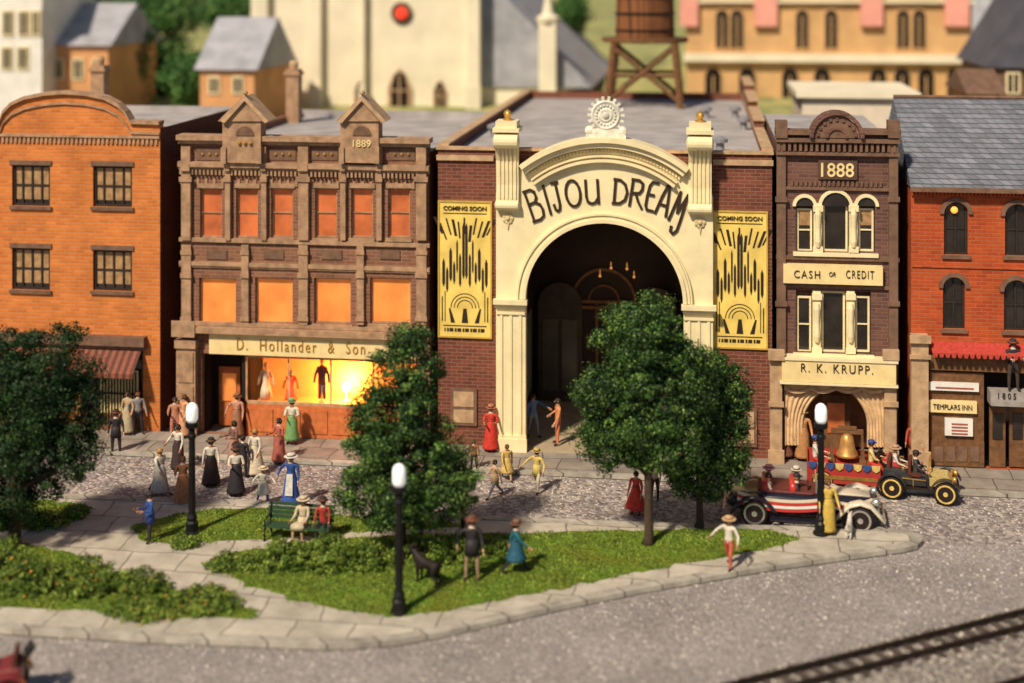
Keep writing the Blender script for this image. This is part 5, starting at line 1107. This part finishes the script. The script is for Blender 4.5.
def vintage(px,py,rz,label,bodyc,hoodc,wheelc,sc=1):
    x,y=G(px,py); t=thing('vintage_car',label,'car',(x,y,.004),rz,sc=sc)
    bm_=mat('vcar_%d'%int(bodyc[0]*99),bodyc,.3,.1,2,0,0,0,.6)
    m=MB(); m.box(-1.3,1.35,-.38,.38,.5,.6); put('chassis',m,M_black,t)
    m=MB(); m.loft([(-1.35,.5,.6,1.15),(-1.25,.55,.58,1.22),(-.5,.56,.58,1.1),(-.2,.55,.58,.9),(.3,.52,.58,.95),(.35,.45,.6,.95)],14,.35); b=put('body',m,bm_,t)
    m=MB(); m.box(-1.3,.3,-.60,-.562,.86,.90); m.box(-1.3,.3,.562,.60,.86,.90); m.box(-.2,-.17,-.6,-.565,.6,.86); put('trim',m,M_brass,b)
    m=MB(); m.prism([(.36,.6),(1.2,.6),(1.2,.98),(1.1,1.08),(.36,1.12)],-.34,.34); put('hood',m,paint(hoodc,.3),t)
    m=MB(); m.box(1.203,1.28,-.36,.36,.55,1.12); put('radiator',m,M_brass,t)
    for k,sx in enumerate((-1.0,-.2)):
        m=MB(); m.box(sx-.1,sx+.3,-.48,.48,.95,1.08); m.box(sx-.2,sx-.08,-.5,.5,1.0,1.5); put('seat',m,paint((.10,.03,.02)),t)
    for wx in (-1.0,1.05):
        for s in (-1,1):
            wheel(t,wx,s*.66,.46,.12,tyre,paint(wheelc),12)
            m=MB(); m.arc(wx,.46,.53,.58,R(20),R(165),s*.66-.14,s*.66+.14,14); put('fender',m,bm_,t)
    for s in (-1,1):
        m=MB(); m.lathe([(.06,-.12),(.13,0),(.14,.08),(.12,.1)],(1.35,s*.42,.98),12,'x'); put('headlight',m,M_brass,t,True)
    m=MB(); m.tube([(.45,-.22,.95),(.15,-.22,1.3)],.02,6); m.lathe([(.17,-.012),(.19,0),(.17,.012)],(.13,-.22,1.32),14,'x'); put('steering_wheel',m,M_black,t)
    m=MB(); m.box(.38,.42,-.5,-.46,1.1,1.6); m.box(.38,.42,.46,.5,1.1,1.6); m.box(.38,.42,-.46,.46,1.56,1.6); put('windscreen_frame',m,M_brass,t)
    m=MB()
    for k in range(4): m.tube([(-1.3-.06*k,-.52,1.25+.09*k),(-1.5-.06*k,0,1.27+.09*k),(-1.3-.06*k,.52,1.25+.09*k)],.05,6)
    put('folded_top',m,M_black,t)
    return t,x,y
rz2=R(-12); t,vx,vy=vintage(919,497,rz2,'black vintage car with gold spoked wheels at far right of the street',(.03,.03,.03),(.5,.38,.14),(.66,.46,.12),.86)
person(0,0,78,'sit','driver in dark coat at the wheel of the black vintage car',(.05,.05,.06),K,hat=('cap',K),loc=inside(vx,vy,rz2,-.1,-.2,.4),h=1.6)
person(0,0,78,'sit','passenger in white on the rear seat of the black vintage car',(.6,.55,.45),K,hat=('wide',(.5,.3,.2)),loc=inside(vx,vy,rz2,-.8,.12,.4),h=1.6)
vintage(-24,704,R(200),'dark red vintage car cut off by the bottom left corner',(.20,.03,.03),(.10,.03,.03),(.15,.03,.03),.82)
x,y=G(850,487); rz3=R(-4); t=thing('parade_truck','red parade truck with blue and yellow bunting carrying a bell','truck',(x,y,.004),rz3)
red=mat('truck_red',(.38,.04,.03),.4,.1,2,0,0,0,.4)
m=MB(); m.box(-1.45,1.0,-.75,.75,.75,.9); m.box(-1.45,1.0,-.78,-.75,.35,1.05); m.box(-1.45,1.0,.75,.78,.35,1.05); m.box(-1.48,-1.45,-.78,.78,.35,1.05); put('bed',m,red,t)
m=MB(); m.loft([(1.0,.6,.5,1.15),(1.6,.55,.5,1.1),(1.75,.45,.5,1.0)],14,.35); put('hood',m,red,t,True)
for i in range(8):
    m=MB(); u=-1.45+i*.306; m.prism([(u,1.06),(u+.3,1.06),(u+.27,.9),(u+.153,.82),(u+.036,.9)],-.83,-.785); put('bunting',m,[paint((.04,.08,.22)),paint((.6,.45,.14))][i%2],t)
m=MB(); m.box(-1.3,.9,-.80,-.783,.5,.62); put('gold_stripe',m,M_brass,t)
for wx in (-.95,1.25):
    for s in (-1,1): wheel(t,wx,s*.7,.4,.16,tyre,paint((.55,.38,.1)),10)
for s in (-1,1):
    m=MB(); m.lathe([(.05,-.1),(.12,0),(.13,.08),(.11,.1)],(1.75,s*.4,.95),12,'x'); put('headlight',m,M_brass,t,True)
bx,by,bz_=inside(x,y,rz3,-.1,0,.905)
t=thing('bell','brown bronze bell in a wooden frame on the red parade truck','bell',(bx,by,bz_),rz3,sc=.92)
m=MB(); m.lathe([(.44,.22),(.40,.30),(.30,.5),(.26,.75),(.22,.95),(.13,1.05),(.02,1.08)],(0,0,0),20); put('bell_body',m,mat('bronze',(.62,.32,.10),.35,.25,4,.1,.5),t,True)
m=MB(); m.box(-.6,.6,-.08,.08,1.06,1.22); m.box(-.35,.35,-.1,.1,1.22,1.32); put('yoke',m,M_wood,t)
for s in (-1,1):
    m=MB(); m.prism([(s*.5,0),(s*.66,0),(s*.6,1.055),(s*.52,1.055)],-.07,.07); m.box(min(s*.45,s*.7),max(s*.45,s*.7),-.4,.4,0,.1); put('post',m,M_wood,t)
m=MB(); m.tube([(0,0,.8),(0,0,.25)],.02,6); m.ball((0,0,.22),.06,8); put('clapper',m,M_black,t)
for lx,ly,c,lb in ((1.0,-.4,(.6,.48,.2),'person in yellow riding at the front of the red parade truck'),(-1.2,-.3,(.6,.55,.45),'person in white riding at the back of the red parade truck'),):
    person(0,0,math.degrees(rz3)+90,'sit',lb,c,Rd,loc=inside(x,y,rz3,lx-.3 if lx>0 else lx,ly,.5),hat=('cap',Bl))
# ======================================================== CAMERA, LIGHT, WORLD
cam=bpy.data.cameras.new('camera'); co=bpy.data.objects.new('camera',cam); COL.objects.link(co); S.camera=co
co.location=(0,0,HC); co.rotation_euler=(R(90),0,YAW); cam.lens=36*FPX/1024; cam.sensor_width=36; cam.shift_y=(HY-341.5)/1024; cam.clip_end=3000; cam.clip_start=.1
cam.dof.use_dof=True; cam.dof.focus_distance=49.3; cam.dof.aperture_fstop=.098
sd=Vector((-.5,-1.0,1.2)).normalized()
sun=bpy.data.lights.new('sun','SUN'); sun.energy=5.0; sun.angle=R(4); sun.color=(1,.86,.67); so=bpy.data.objects.new('sun',sun); COL.objects.link(so); so.rotation_euler=sd.to_track_quat('Z','Y').to_euler()
w=bpy.data.worlds.new('World'); S.world=w; w.use_nodes=True; nt=w.node_tree; bg=nt.nodes['Background']; sk=nt.nodes.new('ShaderNodeTexSky'); sk.sky_type='NISHITA'; sk.sun_disc=False
sk.sun_elevation=math.asin(sd.z); sk.sun_rotation=math.atan2(sd.x,sd.y)%(2*PI); nt.links.new(sk.outputs[0],bg.inputs[0]); bg.inputs[1].default_value=.062
S.view_settings.view_transform='Standard'; S.view_settings.look='None'; S.view_settings.exposure=0
